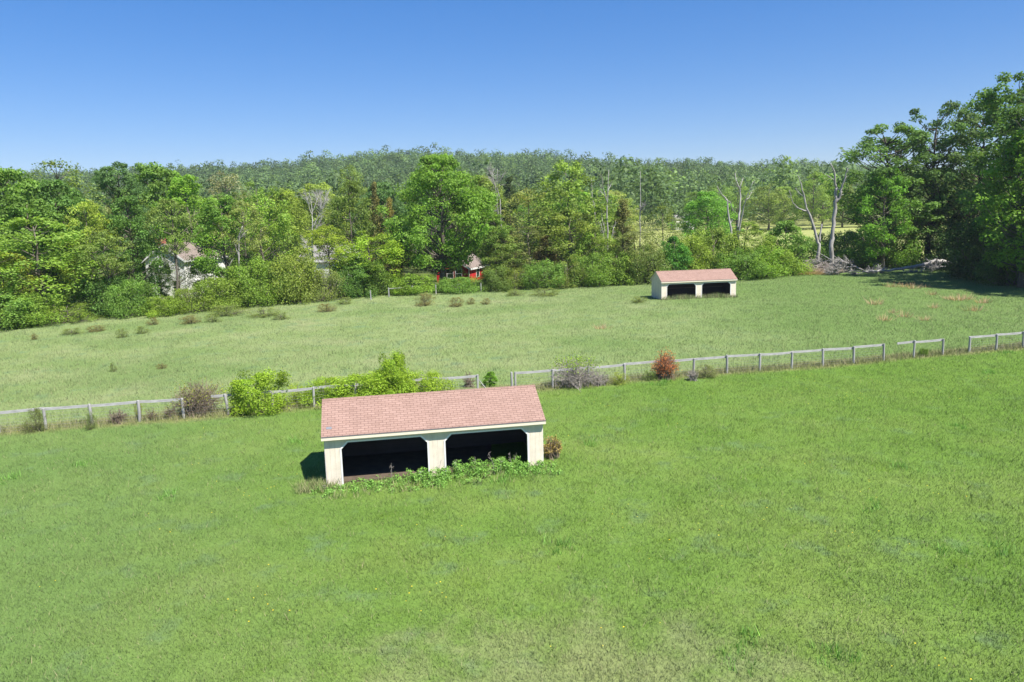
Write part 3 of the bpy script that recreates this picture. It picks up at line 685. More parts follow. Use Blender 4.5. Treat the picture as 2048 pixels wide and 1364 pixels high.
dead('dead_tree', 'cluster of pale bare stems standing over the brown scrub in mid wood', 'dead tree', 115,
     [(z5([(1165, 1150), (1160, 800), (1155, 600), (1160, 400), (1172, 180)]), 2.6, .6), (z5([(1150, 900), (1140, 780), (1105, 590)]), 1.6, .6),
      (z5([(1160, 490), (1115, 340), (1112, 250)]), 1.3, .5), (z5([(1164, 370), (1195, 310)]), 1.0, .4), (z5([(1150, 1000), (1130, 800), (1098, 660)]), 1.2, .5), (z5([(1175, 900), (1215, 700)]), 1.1, .4), (z5([(1150, 430), (1085, 370)]), .7, .3)], 'dead', 40, (.4, 1.3), GD)
dead('dead_tree', 'thin pale broken snag just left of the bare stem cluster', 'dead tree', 118, [(z5([(1075, 1000), (1060, 700), (1042, 540), (1020, 420), (1014, 262)]), 1.7, .7), (z5([(1040, 535), (1030, 470)]), .7, .4)], 'dead', 10, (.3, .8), GD)
dead('dead_tree', 'straight pole like pale trunk rising left of the distant shed', 'dead tree', 114, [(z5([(1450, 1180), (1452, 890), (1456, 650), (1462, 400), (1456, 190)]), 2.0, .5), (z5([(1458, 560), (1490, 500)]), .7, .3)], 'dead', 40, (.3, 1.0), GD)
dead('bare_tree', 'slender bare grey tree with a twiggy top just right of the big maple', 'bare tree', 117,
     [(z5([(175, 1230), (190, 960), (197, 700), (182, 450), (152, 330), (160, 170)]), 2.0, .5), (z5([(175, 800), (170, 640), (150, 400), (112, 200)]), 1.4, .4), (z5([(142, 330), (88, 190)]), .8, .3), (z5([(165, 560), (105, 560)]), .6, .3), (z5([(160, 340), (200, 230)]), .7, .3)], 'dead', 120, (.5, 1.6), GD)
dead('bare_tree', 'white barked leafless tree with a fan of fine twigs in front of the farmhouse', 'bare tree', 102,
     [(z1([(352, 1230), (350, 1100), (340, 900), (335, 700), (341, 540), (340, 440), (322, 300), (300, 240)]), 2.3, .5), (z1([(345, 610), (392, 500), (458, 370), (482, 290)]), 1.3, .4), (z1([(334, 980), (302, 850), (272, 760)]), 1.1, .4),
      (z1([(340, 480), (300, 370), (285, 290)]), .9, .3), (z1([(345, 700), (420, 540)]), .9, .3), (z1([(341, 450), (385, 330), (390, 250)]), .9, .3), (z1([(430, 420), (420, 300)]), .7, .3)], 'dead_pale', 170, (.5, 1.7), GD, tr=.013)
dead('dead_tree', 'forked grey trunks with broken tops left of the bare white tree', 'dead tree', 98,
     [(zl([(1555, 1010), (1556, 900), (1553, 790), (1550, 690), (1556, 610), (1575, 560)]), 2.6, .8), (zl([(1552, 760), (1530, 700), (1545, 630)]), 1.2, .5), (zl([(1440, 1010), (1455, 900), (1478, 840), (1508, 780)]), 1.8, .8), (zl([(1560, 640), (1590, 600)]), .8, .4)], 'dead', 30, (.4, 1.0), GD)
o = dead('fallen_tree', 'huge grey fallen tree with bare branches lying at the meadow edge under the right grove', 'fallen tree', 117.5,
     [(z4([(1830, 262), (1760, 240), (1660, 222), (1560, 228), (1480, 248), (1300, 290), (1100, 312), (1000, 318), (850, 322)]), 5.5, 2.2),
      (z4([(860, 316), (760, 266), (690, 232), (605, 200)]), 1.9, 1.2), (z4([(770, 272), (680, 272), (620, 292), (540, 345)]), 1.2, .4), (z4([(850, 322), (720, 312), (640, 285), (540, 258)]), 1.6, .4),
      (z4([(720, 312), (640, 330), (560, 365)]), 1.0, .3), (z4([(1760, 262), (1650, 275), (1560, 318)]), 2.0, .8), (z4([(1790, 280), (1840, 320), (1872, 365)]), 1.2, .4), (z4([(1360, 290), (1340, 325), (1300, 375)]), .9, .3),
      (z4([(1440, 290), (1450, 330), (1482, 405)]), .9, .3), (z4([(1010, 320), (960, 350), (938, 395)]), .9, .4), (z4([(900, 322), (800, 345), (760, 370)]), .9, .3), (z4([(1010, 312), (1040, 345)]), 1.4, .8),
      (z4([(640, 285), (560, 330), (520, 365)]), .8, .3), (z4([(1700, 270), (1600, 260), (1500, 285)]), 1.6, .6), (z4([(1480, 290), (1430, 340), (1400, 380)]), .7, .3)], 'dead', 340, (.5, 1.9), None, .10, .032, .15)
dead('fallen_branch', 'bleached bare branch arching above the brush pile', 'fallen branch', 118.5, [(z4([(590, 225), (520, 205), (500, 190), (430, 150), (350, 110)]), 1.3, .4), (z4([(530, 208), (430, 220), (365, 255)]), .9, .3)], 'dead', 40, (.4, 1.1), None, .08, .028, .2)
dead('fallen_branch', 'bleached broken branch lying in the grass at the wood edge below the big maple', 'fallen branch', 113, [(z5([(62, 1287), (150, 1247), (290, 1218)]), 1.1, .5), (z5([(160, 1245), (180, 1275)]), .7, .3), (z5([(240, 1262), (310, 1240)]), .7, .4)], 'dead', 14, (.3, .9), None, .05, .014, .2)
dead('dead_tree', 'dead grey pole leaning diagonally against the scrub in mid wood', 'dead tree', 112.5, [(z5([(345, 1200), (420, 1110), (490, 1035)]), 1.2, .7), (z5([(455, 1200), (460, 1100), (470, 990)]), 1.6, .9)], 'dead', 16, (.3, 1.0), GD)
dead('dead_tree', 'dark broken stump with a hooked branch at the left foot of the grove', 'dead tree', 128, [(z3([(1920, 1150), (1915, 980), (1890, 860), (1850, 800), (1820, 760)]), 3.2, 1.6), (z3([(1862, 815), (1790, 795)]), 1.0, .5)], 'bark', 8, (.3, .7), GD)

def twig_heap(name, label, cat, c, rx, ry, h, n, m, seed_dir=None, group=None):
    mb = MB()
    for _ in range(n):
        a = rng.uniform(0, 2 * PI); r = math.sqrt(rng.random()); p = np.array([rx * r * math.cos(a), ry * r * math.sin(a), h * (1 - r) * rng.random() + .03])
        d = unit(np.array([rng.normal(0, 1), rng.normal(0, .6), abs(rng.normal(.25, .3))])); L_ = rng.uniform(.5, 1.5)
        mb.tube([p - d * L_ * .4, p + rng.normal(0, .05, 3), p + d * L_ * .6], [.036, .03, .012], 4, False)
    o = link(name, mb.mesh(name, M[m]), None, c); tag(o, label, cat, group); return o
twig_heap('brush_pile', 'heap of brown dead twigs left of the fallen tree', 'brush pile', ground_at(1632, 546), 5.2, 1.7, 3.0, 1000, 'twig_grey')

# ---------------------------------------------------------------- trees
for u, Y, vt, wp, key, c, lb, nm in [
    (20, 97, 333, 170, 'broad0', MID, 'broad green tree at the left edge of the photo with its top against the sky', 'tree'),
    (128, 108, 322, 160, 'airy0', OLIVE, 'tall olive green airy tree breaking the skyline left of the dark bluish tree', 'tree'),
    (72, 87, 432, 190, 'loose0', YEL, 'yellow green spreading tree low at the left front of the wood', 'tree'),
    (-2, 85, 500, 120, 'loose1', (.165, .195, .032), 'golden green small tree cut by the left edge of the photo', 'tree'),
    (62, 94, 385, 140, 'oval0', MID, 'mid green oval tree behind the yellow green spreading tree', 'tree'),
    (118, 99, 362, 130, 'broad1', DEEP, 'deep green rounded tree below the tall olive airy tree', 'tree'),
    (178, 92, 402, 110, 'loose2', (.150, .195, .035), 'bright yellow green loose tree between two deep green crowns at left', 'tree'),
    (212, 89, 462, 110, 'layer1', OLIVE, 'open olive tree with bare lower trunk in front of the left wood', 'tree'),
    (238, 112, 321, 120, 'tall0', BLUE, 'dark bluish green tall tree with its top against the sky at left', 'tree'),
    (262, 94, 392, 92, 'oval1', DEEP, 'dense deep green column shaped tree left of the white house', 'tree'),
    (318, 122, 328, 150, 'broad2', MID, 'large mid green tree rising above the white house', 'tree'),
    (345, 96, 398, 100, 'layer0', OLIVE, 'olive layered tree hanging above the gable of the white house', 'tree'),
    (382, 116, 352, 120, 'oval2', BRIGHT, 'bright green tall tree behind the roof of the white house', 'tree'),
    (446, 100, 388, 100, 'oval0', (.090, .165, .030), 'fresh green tree just right of the white house', 'tree'),
    (460, 135, 344, 110, 'airy1', GREY, 'pale greyish tree just coming into leaf with its top near the hill', 'tree'),
    (522, 108, 352, 120, 'loose3', YEL, 'yellow green tall loose tree left of the bare white tree', 'tree'),
    (490, 99, 402, 80, 'layer1', (.150, .180, .055), 'thinly leaved tree above the forked grey trunks', 'tree'),
    (566, 118, 376, 110, 'loose1', (.135, .180, .035), 'light green loose tree directly left of the bare white tree', 'tree'),
    (640, 150, 366, 130, 'loose2', (.150, .195, .045), 'soft light green tree behind the bare white tree', 'tree'),
    (702, 114, 358, 100, 'loose0', (.078, .115, .026), 'dark green oak like tree right of the bare white tree', 'tree'),
    (705, 160, 330, 70, 'airy1', OLIVE, 'slim olive tree whose top stands out against the forested hill', 'tree'),
    (738, 106, 455, 130, 'loose3', (.150, .222, .030), 'vivid yellow green tree left of the dark cedars', 'tree'),
    (712, 104, 515, 90, 'oval2', MID, 'green tree under the vivid yellow green tree', 'tree'),
    (655, 101, 450, 90, 'layer0', (.165, .215, .030), 'light yellow green sapling tree with flat layered boughs in front of the farmhouse', 'tree'),
    (354, 101, 484, 74, 'airy1', OLIVE, 'slim olive tree standing right before the gable of the white house', 'tree'),
    (406, 102, 514, 62, 'loose1', (.100, .165, .036), 'small green tree before the long side of the white house', 'tree'),
    (318, 103, 520, 40, 'oval2', DEEP, 'small dark tree covering the left corner of the white house', 'tree'),
    (915, 112, 528, 36, 'airy0', (.120, .190, .036), 'thin young tree in front of the red house', 'tree'),
    (880, 111, 308, 172, 'maple', (.100, .176, .028), 'biggest round bright green maple standing over the red house', 'maple_tree'),
    (990, 115, 428, 74, 'oval1', (.085, .140, .030), 'green tree tucked against the right side of the big maple', 'tree'),
    (1060, 124, 378, 110, 'airy1', (.160, .180, .055), 'pale green thin tree right of the dark pine', 'tree'),
    (1140, 119, 322, 150, 'loose2', (.122, .180, .040), 'tall yellow green tree in mid wood reaching up over the hill', 'tree'),
    (1058, 115, 452, 120, 'airy0', BROWN, 'brownish green scrubby tree with dead wood beneath', 'tree'),
    (1140, 114, 418, 130, 'loose1', (.115, .150, .036), 'fine leaved green tree in front of the tall yellow green tree', 'tree'),
    (1012, 114, 470, 90, 'loose0', OLIVE, 'olive tree with tangled branches right of the bare grey tree', 'tree'),
    (1190, 115, 445, 90, 'loose3', YEL, 'yellow green tree under the thin pale snag', 'tree'),
    (1270, 113, 462, 110, 'airy1', (.120, .140, .050), 'grey green airy tree around the pole like trunk', 'tree'),
    (1326, 119, 412, 80, 'airy0', (.110, .145, .036), 'slender tree with a dark visible trunk at the left end of the hay field', 'tree'),
    (1349, 113, 474, 62, 'sapling0', (.060, .150, .026), 'small deep green young tree behind the left end of the distant shed', 'tree'),
    (1414, 160, 384, 100, 'broad1', (.095, .195, .034), 'round fresh green tree standing behind the distant shed', 'tree'),
    (1492, 118, 442, 100, 'loose2', (.115, .165, .034), 'green leafy small tree at the foot of the three stemmed dead tree', 'tree'),
    (1570, 120, 440, 75, 'sapling1', MID, 'bushy young tree standing against the hay field', 'tree'),
    (1768, 125, 332, 88, 'oval0', (.085, .175, .024), 'sunlit bright green tree at the left front of the right grove', 'tree'),
    (1775, 131, 246, 190, 'tall0', (.076, .135, .032), 'tall spreading tree at the left of the grove reaching over the hay field', 'tree'),
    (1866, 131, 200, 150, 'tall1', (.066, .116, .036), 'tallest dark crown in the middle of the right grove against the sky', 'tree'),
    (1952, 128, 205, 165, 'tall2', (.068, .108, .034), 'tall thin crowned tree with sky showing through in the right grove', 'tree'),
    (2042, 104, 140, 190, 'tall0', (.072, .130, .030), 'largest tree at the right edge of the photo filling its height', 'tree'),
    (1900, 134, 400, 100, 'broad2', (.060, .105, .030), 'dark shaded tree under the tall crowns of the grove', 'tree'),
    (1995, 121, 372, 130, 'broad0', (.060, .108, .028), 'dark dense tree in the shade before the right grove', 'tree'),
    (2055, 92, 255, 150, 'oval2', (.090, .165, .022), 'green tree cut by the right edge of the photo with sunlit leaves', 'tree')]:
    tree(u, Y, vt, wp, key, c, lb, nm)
for u, Y, vt, wp, key, c, lb, nm in [
    (752, 126, 362, 52, 'cedar0', CEDAR, 'taller brownish cedar left of the big maple', 'cedar_tree'),
    (782, 124, 395, 46, 'cedar1', (.125, .120, .030), 'yellowish cedar between the brownish cedar and the big maple', 'cedar_tree'),
    (800, 112, 455, 75, 'cedar0', (.070, .066, .028), 'dark brown cedar low beside the big maple', 'cedar_tree'),
    (1022, 132, 352, 75, 'pine', DARKP, 'dark green pine right of the bare grey tree', 'pine_tree'),
    (1246, 117, 398, 76, 'cedar1', (.092, .105, .034), 'brown green cedar right of the bare stem cluster', 'cedar_tree'),
    (1090, 113, 470, 70, 'cedar0', (.080, .070, .030), 'brown half dead cedar in the scrub of the mid wood', 'cedar_tree')]:
    tree(u, Y, vt, wp, key, c, lb, nm, 'conifer', 'conifers in the tree line')
# trees just outside the right edge that shade the corner of the meadow
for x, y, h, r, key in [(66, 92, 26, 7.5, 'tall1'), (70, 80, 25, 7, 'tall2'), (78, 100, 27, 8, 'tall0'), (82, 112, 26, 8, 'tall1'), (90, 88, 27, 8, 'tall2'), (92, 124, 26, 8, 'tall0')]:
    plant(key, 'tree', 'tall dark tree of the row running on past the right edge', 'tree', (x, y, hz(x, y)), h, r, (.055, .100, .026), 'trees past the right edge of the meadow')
# second belt: the wood behind the first row
k = 0; cols = [MID, OLIVE, BRIGHT, DEEP, (.130, .175, .040), PALE, (.100, .150, .034), BLUE]
keys = ['broad0', 'broad1', 'broad2', 'oval0', 'oval1', 'loose0', 'loose1', 'airy0', 'oval2', 'loose2']
HZ = {0: 'green tree in the wood behind the first row of trees', 1: 'olive tree in the wood behind the first row of trees', 2: 'bright green tree in the wood behind the first row of trees', 3: 'deep green tree in the wood behind the first row of trees',
      4: 'light yellow green tree in the wood behind the first row of trees', 5: 'pale green tree in the wood behind the first row of trees', 6: 'fresh green tree in the wood behind the first row of trees', 7: 'bluish green tree in the wood behind the first row of trees'}
for Y in (142, 160, 182, 208, 236):
    a = -.74
    while a < .165:
        x = a * Y; yy = Y + rng.uniform(-7, 7); a += rng.uniform(8, 12) / Y
        if Y < 165 and (-.30 < x / yy < -.215): continue
        i = int(rng.integers(8)); k += 1
        plant(keys[int(rng.integers(10))], 'tree', HZ[i], 'tree', (x, yy, hz(x, yy)), rng.uniform(13, 17.5) - (1.5 if x > 0 else 0), rng.uniform(4.2, 5.8), cols[i], 'trees of the wood behind the first row')
# row along the far side of the hay field
x = 66.
while x < 235:
    Y = 268 + rng.uniform(-4, 14); i = int(rng.integers(3))
    plant(['loose0', 'broad1', 'airy0', 'broad0', 'loose3'][int(rng.integers(5))], 'tree', ['light green tree in the row beyond the hay field', 'olive tree in the row beyond the hay field', 'yellow green tree in the row beyond the hay field'][i], 'tree',
          (x, Y, hz(x, Y)), rng.uniform(14, 20), rng.uniform(5, 7.5), [(.105, .165, .042), (.120, .158, .048), (.125, .185, .042)][i], 'trees along the far side of the hay field'); x += rng.uniform(6, 9)

# ---------------------------------------------------------------- far wood on the hill
def forest():
    protos = []
    for _ in range(8):
        nb = 20; t = rng.random(nb); a = rng.uniform(0, 2 * PI, nb); u = np.sqrt(.2 + .8 * rng.random(nb)); pr = np.array([rnd(x) for x in t])
        c = np.stack([4.6 * pr * u * np.cos(a), 4.6 * pr * u * np.sin(a), 5.5 + 10 * t], -1); r = rng.uniform(1.5, 2.5, nb)
        V, Fq, ti, hu = blob_leaves(c, r, 10, 1.05, .85, .35, .8, .12, .08, .4, .16); protos.append((V, ti, hu))
    ys = rng.uniform(0, 1, 60000); Y = 262 + (975 - 262) * ys ** .8; azs = rng.uniform(-.84, .92, len(Y)); X = azs * Y
    ok = (azs < .20) | (Y > 300)
    # thin to an even spacing
    cell = {}; keep = []
    for i in np.flatnonzero(ok):
        s = 8.4 if Y[i] < 480 else 9.6
        q = (int(X[i] // s), int(Y[i] // s))
        if q not in cell: cell[q] = 1; keep.append(i)
    X, Y = X[keep], Y[keep]; n = len(X); Z = height(X, Y)
    VV, TT, HH = [], [], []
    sc = rng.uniform(.8, 1.5, n) * np.where(rng.random(n) < .08, 1.12, 1); rot = rng.uniform(0, 2 * PI, n); tint = (1 + .22 * np.sin(X * .021 + 1.5 * np.sin(Y * .017)) * np.sin(Y * .024 + X * .006)) * rng.normal(1, .16, n) * np.where(rng.random(n) < .10, .62, 1); hue = rng.random(n) ** 2 * .9; kind = rng.integers(8, size=n)
    for k_ in range(8):
        idx = np.flatnonzero(kind == k_); V, ti, hu = protos[k_]
        c, s_ = np.cos(rot[idx])[:, None], np.sin(rot[idx])[:, None]; s0 = sc[idx][:, None]
        x = (V[None, :, 0] * c - V[None, :, 1] * s_) * s0 + X[idx][:, None]; y = (V[None, :, 0] * s_ + V[None, :, 1] * c) * s0 + Y[idx][:, None]
        z = V[None, :, 2] * s0 * (1 + .15 * np.sin(idx * 1.7))[:, None] + Z[idx][:, None] - 1.5
        VV.append(np.stack([x, y, z], -1).reshape(-1, 3)); TT.append((ti[None] * np.clip(tint[idx], .55, 1.6)[:, None]).ravel()); HH.append(np.clip(hu[None] * .4 + hue[idx][:, None], 0, 1).ravel())
    V = np.concatenate(VV); m = len(V) // 4
    o = link('forest', mesh_from('forest', V, np.arange(m * 4).reshape(m, 4), M['forest'], False, {'tint': np.concatenate(TT), 'hue': np.concatenate(HH)}))
    tag(o, 'dense green wood covering the long hill behind everything', 'forest', kind='stuff'); print('forest trees', n)
forest()

# ---------------------------------------------------------------- bushes and scrub
def bush(u, vb, wpx, hpx, key, c, label, group, name='bush', cat='bush'):
    p = ground_at(u, vb); Y = p[1]; R = wpx * .5 / F * Y * 1.05; p[1] += R * .35 if group != 'bushes growing in the fence line' else -.1; p[2] = hz(p[0], p[1])
    return plant(key, name, label, cat, p, hpx / F * Y * 1.08, R, c, group, crown_name='foliage')
GH = 'bushes along the edge of the wood'
HB = [(-20, 662, 150, 62, 'bush0', MID), (60, 652, 130, 58, 'bush1', (.105, .165, .028)), (128, 648, 90, 36, 'scrub0', (.120, .170, .035)), (212, 632, 120, 74, 'bush2', DEEP), (258, 634, 90, 66, 'bush0', MID),
      (322, 632, 80, 36, 'bush1', (.125, .185, .030)), (372, 626, 100, 46, 'scrub1', (.120, .165, .032)), (430, 620, 110, 60, 'bush2', (.110, .160, .030)), (500, 612, 110, 84, 'bush0', (.100, .160, .026)), (552, 606, 80, 70, 'bush1', MID),
      (590, 607, 92, 90, 'bush2', (.140, .180, .040)), (648, 603, 70, 66, 'scrub0', (.140, .175, .055)), (700, 596, 80, 60, 'bush1', DEEP), (745, 592, 80, 66, 'bush0', (.095, .150, .030)), (826, 588, 100, 36, 'bush1', (.110, .175, .028)),
      (915, 586, 84, 28, 'bush2', MID), (992, 582, 70, 44, 'bush0', (.080, .120, .030)), (1030, 580, 70, 40, 'scrub0', (.130, .165, .036)), (1088, 578, 90, 52, 'bush1', MID), (1135, 576, 80, 50, 'scrub1', (.120, .155, .040)),
      (1186, 573, 90, 62, 'bush2', (.095, .155, .030)), (1236, 570, 90, 60, 'bush0', (.105, .165, .030)), (1290, 568, 80, 74, 'bush1', (.110, .150, .045)), (1385, 560, 90, 80, 'bush2', (.130, .180, .032)), (1430, 558, 100, 92, 'bush0', (.115, .165, .032)),
      (1475, 560, 100, 58, 'bush1', MID), (1520, 556, 110, 60, 'bush2', (.105, .175, .028)), (1562, 552, 80, 50, 'bush0', (.120, .180, .030)), (1610, 538, 90, 58, 'bush1', MID), (1650, 530, 60, 62, 'scrub1', DEEP),
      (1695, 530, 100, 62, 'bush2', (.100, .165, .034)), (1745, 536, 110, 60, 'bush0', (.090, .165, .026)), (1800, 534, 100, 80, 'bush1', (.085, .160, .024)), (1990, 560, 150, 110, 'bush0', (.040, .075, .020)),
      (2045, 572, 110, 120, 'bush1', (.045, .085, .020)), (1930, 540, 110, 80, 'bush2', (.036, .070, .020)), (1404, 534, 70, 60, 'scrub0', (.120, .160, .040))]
HL = ['big green bush at the left edge of the meadow', 'rounded leafy bush between the left edge bush and the olive tree', 'low flat green bush reaching out into the meadow at left', 'dark green bush below the open olive tree', 'large mounded bush left of the white house',
      'small yellow green bush in front of the white house', 'low spreading scrub bush right before the white house', 'olive green bush below the right end of the white house', 'big dense bush below the forked grey trunks', 'green bush between two larger bushes left of the bare white tree',
      'pale leaved tall bush at the foot of the bare white tree', 'greyish loose bush right of the bare white tree', 'deep green bush under the vivid yellow green tree', 'green bush left of the old wood edge fence', 'wide low bush at the foot of the big maple',
      'bush growing in front of the red house', 'dark bush just right of the red house', 'thin scrub bush behind the broken branch', 'green bush below the leaning dead pole', 'scrubby olive bush in mid wood edge',
      'green bush below the thin pale snag', 'leafy bush at the foot of the bare stem cluster', 'grey green bush left of the distant shed', 'light green bush showing above the distant shed roof, left of its middle', 'tall green bush behind the middle of the distant shed',
      'green bush behind the right end of the distant shed', 'wide leafy bush just right of the distant shed', 'round bush below the bushy young tree', 'green bush behind the left end of the brush pile', 'dark vine bush wrapping the foot of the leaning dead tree',
      'round pale green bush behind the fallen tree', 'bright bush below the sunlit grove tree', 'sunlit low boughed bush behind the middle of the fallen tree', 'large dark bush in the shade of the right grove',
      'dark bush at the right edge under the largest tree', 'shaded bush behind the root end of the fallen tree', 'thin pale bush behind the small deep green tree']
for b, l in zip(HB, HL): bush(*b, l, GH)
GF = 'bushes growing in the fence line'
YG = (.145, .215, .024)
for b in [(520, 820, 116, 74, 'bush0', YG, 'round yellow green bush growing over the fence, left of the vine mass'), (598, 808, 54, 40, 'scrub0', (.190, .250, .026), 'small yellow green bush between the round bush and the vine mass'),
          (654, 803, 96, 46, 'bush1', YG, 'low yellow green bush at the left end of the vine mass'), (716, 801, 130, 50, 'bush2', YG, 'wide yellow green bush behind the left half of the near shed roof'),
          (788, 797, 70, 88, 'bush0', YG, 'tallest yellow green bush behind the near shed roof'), (772, 799, 110, 58, 'bush2', YG, 'spreading yellow green bush at the foot of the tallest one behind the near shed'), (846, 793, 100, 48, 'bush1', (.165, .235, .028), 'yellow green bush at the right end of the vine mass'),
          (982, 772, 26, 28, 'sapling1', (.100, .190, .024), 'small green sapling in the open gap behind the near shed'), (76, 862, 38, 46, 'scrub1', (.095, .115, .040), 'thin dark shrub against the fence at far left'),
          (184, 858, 20, 34, 'scrub0', (.095, .130, .040), 'ivy clump covering the third fence post from the left'), (1240, 768, 34, 24, 'scrub0', (.180, .220, .045), 'low yellow green bush by the fence left of the rusty dead shrub'),
          (1410, 754, 46, 24, 'scrub1', (.115, .130, .055), 'small grey green scrub right of the rusty dead shrub'), (1845, 712, 18, 15, 'bush2', (.075, .125, .022), 'small dark green clump under the broken fence rail'),
          (280, 836, 16, 36, 'scrub1', (.150, .170, .035), 'thin green shoots around a post left of the brown twiggy bush'), (1300, 760, 28, 20, 'scrub0', (.100, .150, .040), 'low green clump at the left foot of the rusty dead shrub')]:
    bush(*b[:6], b[6], GF)
def twig_bush(u, vb, wpx, hpx, n, m, label, leaf=None, nleaf=0, leafsize=.07, leaf_top=.4, name='twiggy_bush', group=GF, tr=.010):
    p = ground_at(u, vb); Y = p[1]; R = wpx * .5 / F * Y; Hh = hpx / F * Y * 1.05; p[1] += R * .3; p[2] = hz(p[0], p[1])
    o = empty(name, p); tag(o, label, 'bush', group); mb = MB(); tips = []
    for _ in range(n):
        a = rng.uniform(0, 2 * PI); r = math.sqrt(rng.random()); e = np.array([R * r * math.cos(a), R * r * math.sin(a), Hh * rng.uniform(.35, 1.0) * math.sqrt(max(.08, 1 - .75 * r * r))])
        s0 = np.array([rng.normal(0, R * .28), rng.normal(0, R * .28), -.05]); mid = s0 * .5 + e * .5 + np.array([rng.normal(0, .1 * R), rng.normal(0, .1 * R), Hh * .15])
        mb.tube([s0, mid, e], [tr * 1.8, tr * 1.2, tr * .5], 4, False); tips += [mid, e]
        for _ in range(4):
            t = rng.random(); q = mid + (e - mid) * t; d = unit(e - mid + rng.normal(0, .6 * np.linalg.norm(e - mid), 3)); mb.tube([q, q + d * rng.uniform(.15, .45) * R * .6], [tr * .8, tr * .4], 3, False)
    mb.build('twigs', M[m], o)
    if nleaf:
        T = np.array([t for t in tips if t[2] > Hh * leaf_top]); C_ = T[rng.integers(len(T), size=nleaf)] + rng.normal(0, .11 * R, (nleaf, 3)); V, Fq = cards(C_, unit(rng.normal(size=(nleaf, 3)) + [0, 0, .6]), leafsize * rng.uniform(.6, 1.4, nleaf))
        f = link('foliage', mesh_from('foliage', V, Fq, M['leaf'], False, {'tint': np.repeat(rng.uniform(.7, 1.3, nleaf), 4), 'hue': np.repeat(rng.random(nleaf) * .6, 4)}), o); f.color = (*leaf, 1)
    return o
twig_bush(392, 832, 116, 74, 240, 'twig', 'large brown twiggy bush swallowing the fence left of the round yellow green bush', (.150, .160, .045), 900, .10, .35)
twig_bush(1152, 776, 118, 60, 230, 'twig_grey', 'grey bare bush with green shoots on top over the middle fence', (.140, .210, .035), 800, .11, .62)
twig_bush(1332, 760, 56, 62, 200, 'twig', 'rusty orange dead shrub standing in the middle of the fence', (.300, .110, .045), 2600, .075, .08)
twig_bush(232, 848, 46, 34, 90, 'twig', 'small pinkish bare shrub between two left fence posts')
twig_bush(300, 842, 30, 26, 50, 'twig', 'small brown shrub just left of the brown twiggy bush', (.130, .130, .045), 90, .07, .3)
twig_bush(340, 838, 36, 30, 60, 'twig', 'brown leafy weed clump under the left fence rail', (.130, .140, .040), 140, .07, .2)
twig_bush(938, 776, 36, 34, 70, 'twig', 'reddish twigs growing against the last rail before the open gap')
twig_bush(1385, 762, 30, 26, 60, 'twig_grey', 'grey dry weeds just right of the rusty dead shrub')
twig_bush(1200, 772, 44, 36, 80, 'twig_grey', 'grey twig clump at the right side of the grey bare bush')
def shed_local(lx, ly): c, s_ = math.cos(SHED_A[2]), math.sin(SHED_A[2]); return np.array([SHED_A[0] + c * lx - s_ * ly, SHED_A[1] + s_ * lx + c * ly, 0.])
def px_of(p):
    q = np.array(p, float) - np.array([0, 0, CH]); a, b, c = q[0], q[1] * sp + q[2] * cp, q[1] * cp - q[2] * sp
    return W / 2 + F * (a * cr - b * sr) / c, H / 2 - F * (a * sr + b * cr) / c
uu, vv = px_of(shed_local(9.75, .9))
twig_bush(uu, vv, 46, 46, 120, 'twig', 'browning bush against the right end wall of the near shed', (.190, .150, .060), 900, .085, .05, group=None)
# scrub out in the meadow
GM = 'small scrub bushes out in the meadow'
MS = [(848, 612, 36, 24, 0, 'largest brown scrub bush in the meadow below the big maple'), (912, 614, 30, 18, 0, 'brown scrub bush in the meadow below the red house'), (942, 609, 16, 13, 0, 'little brown scrub just right of the bush below the red house'), (972, 609, 18, 12, 0, 'little reddish scrub farthest right of the row below the red house'),
      (690, 609, 28, 14, 1, 'green scrub in the meadow left of the old wood edge fence'), (652, 624, 34, 16, 0, 'low brown scrub in the meadow below the farmhouse'), (560, 640, 34, 14, 1, 'flat green scrub in the meadow below the dense bush'), (380, 648, 40, 16, 0, 'wide reddish scrub in the meadow below the white house'), (424, 645, 30, 14, 1, 'green scrub right of the wide reddish scrub'),
      (305, 650, 22, 14, 0, 'small brown scrub left of the wide reddish scrub'), (282, 668, 24, 15, 1, 'thin scrub out in the left meadow'), (243, 676, 22, 18, 1, 'upright green weed clump in the left meadow'), (190, 664, 34, 12, 0, 'brown patch of scrub before the left bushes'), (140, 670, 40, 12, 1, 'low green scrub before the left bushes'),
      (68, 680, 14, 12, 0, 'tiny rusty weed near the left edge of the meadow'), (322, 738, 20, 10, 0, 'tiny rusty weed in the middle of the left meadow'), (225, 744, 12, 18, 1, 'single dark weed in the left meadow above the fence'), (1280, 606, 34, 12, 1, 'dark weeds at the left foot of the distant shed'), (1090, 592, 60, 14, 1, 'low green scrub at the wood edge left of the distant shed'),
      (1030, 592, 40, 12, 1, 'low olive scrub near the broken branch'), (525, 634, 60, 16, 1, 'wide low scrub below the big dense bush'), (450, 632, 70, 20, 1, 'wide green scrub reaching out below the olive bush')]
for u, v, wp, hp, kd, lb in MS:
    bush(u, v, wp, hp, ['scrub0', 'scrub1'][int(rng.integers(2))], (.128, .118, .048) if kd == 0 else (.120, .155, .048), lb, GM, 'scrub_bush')
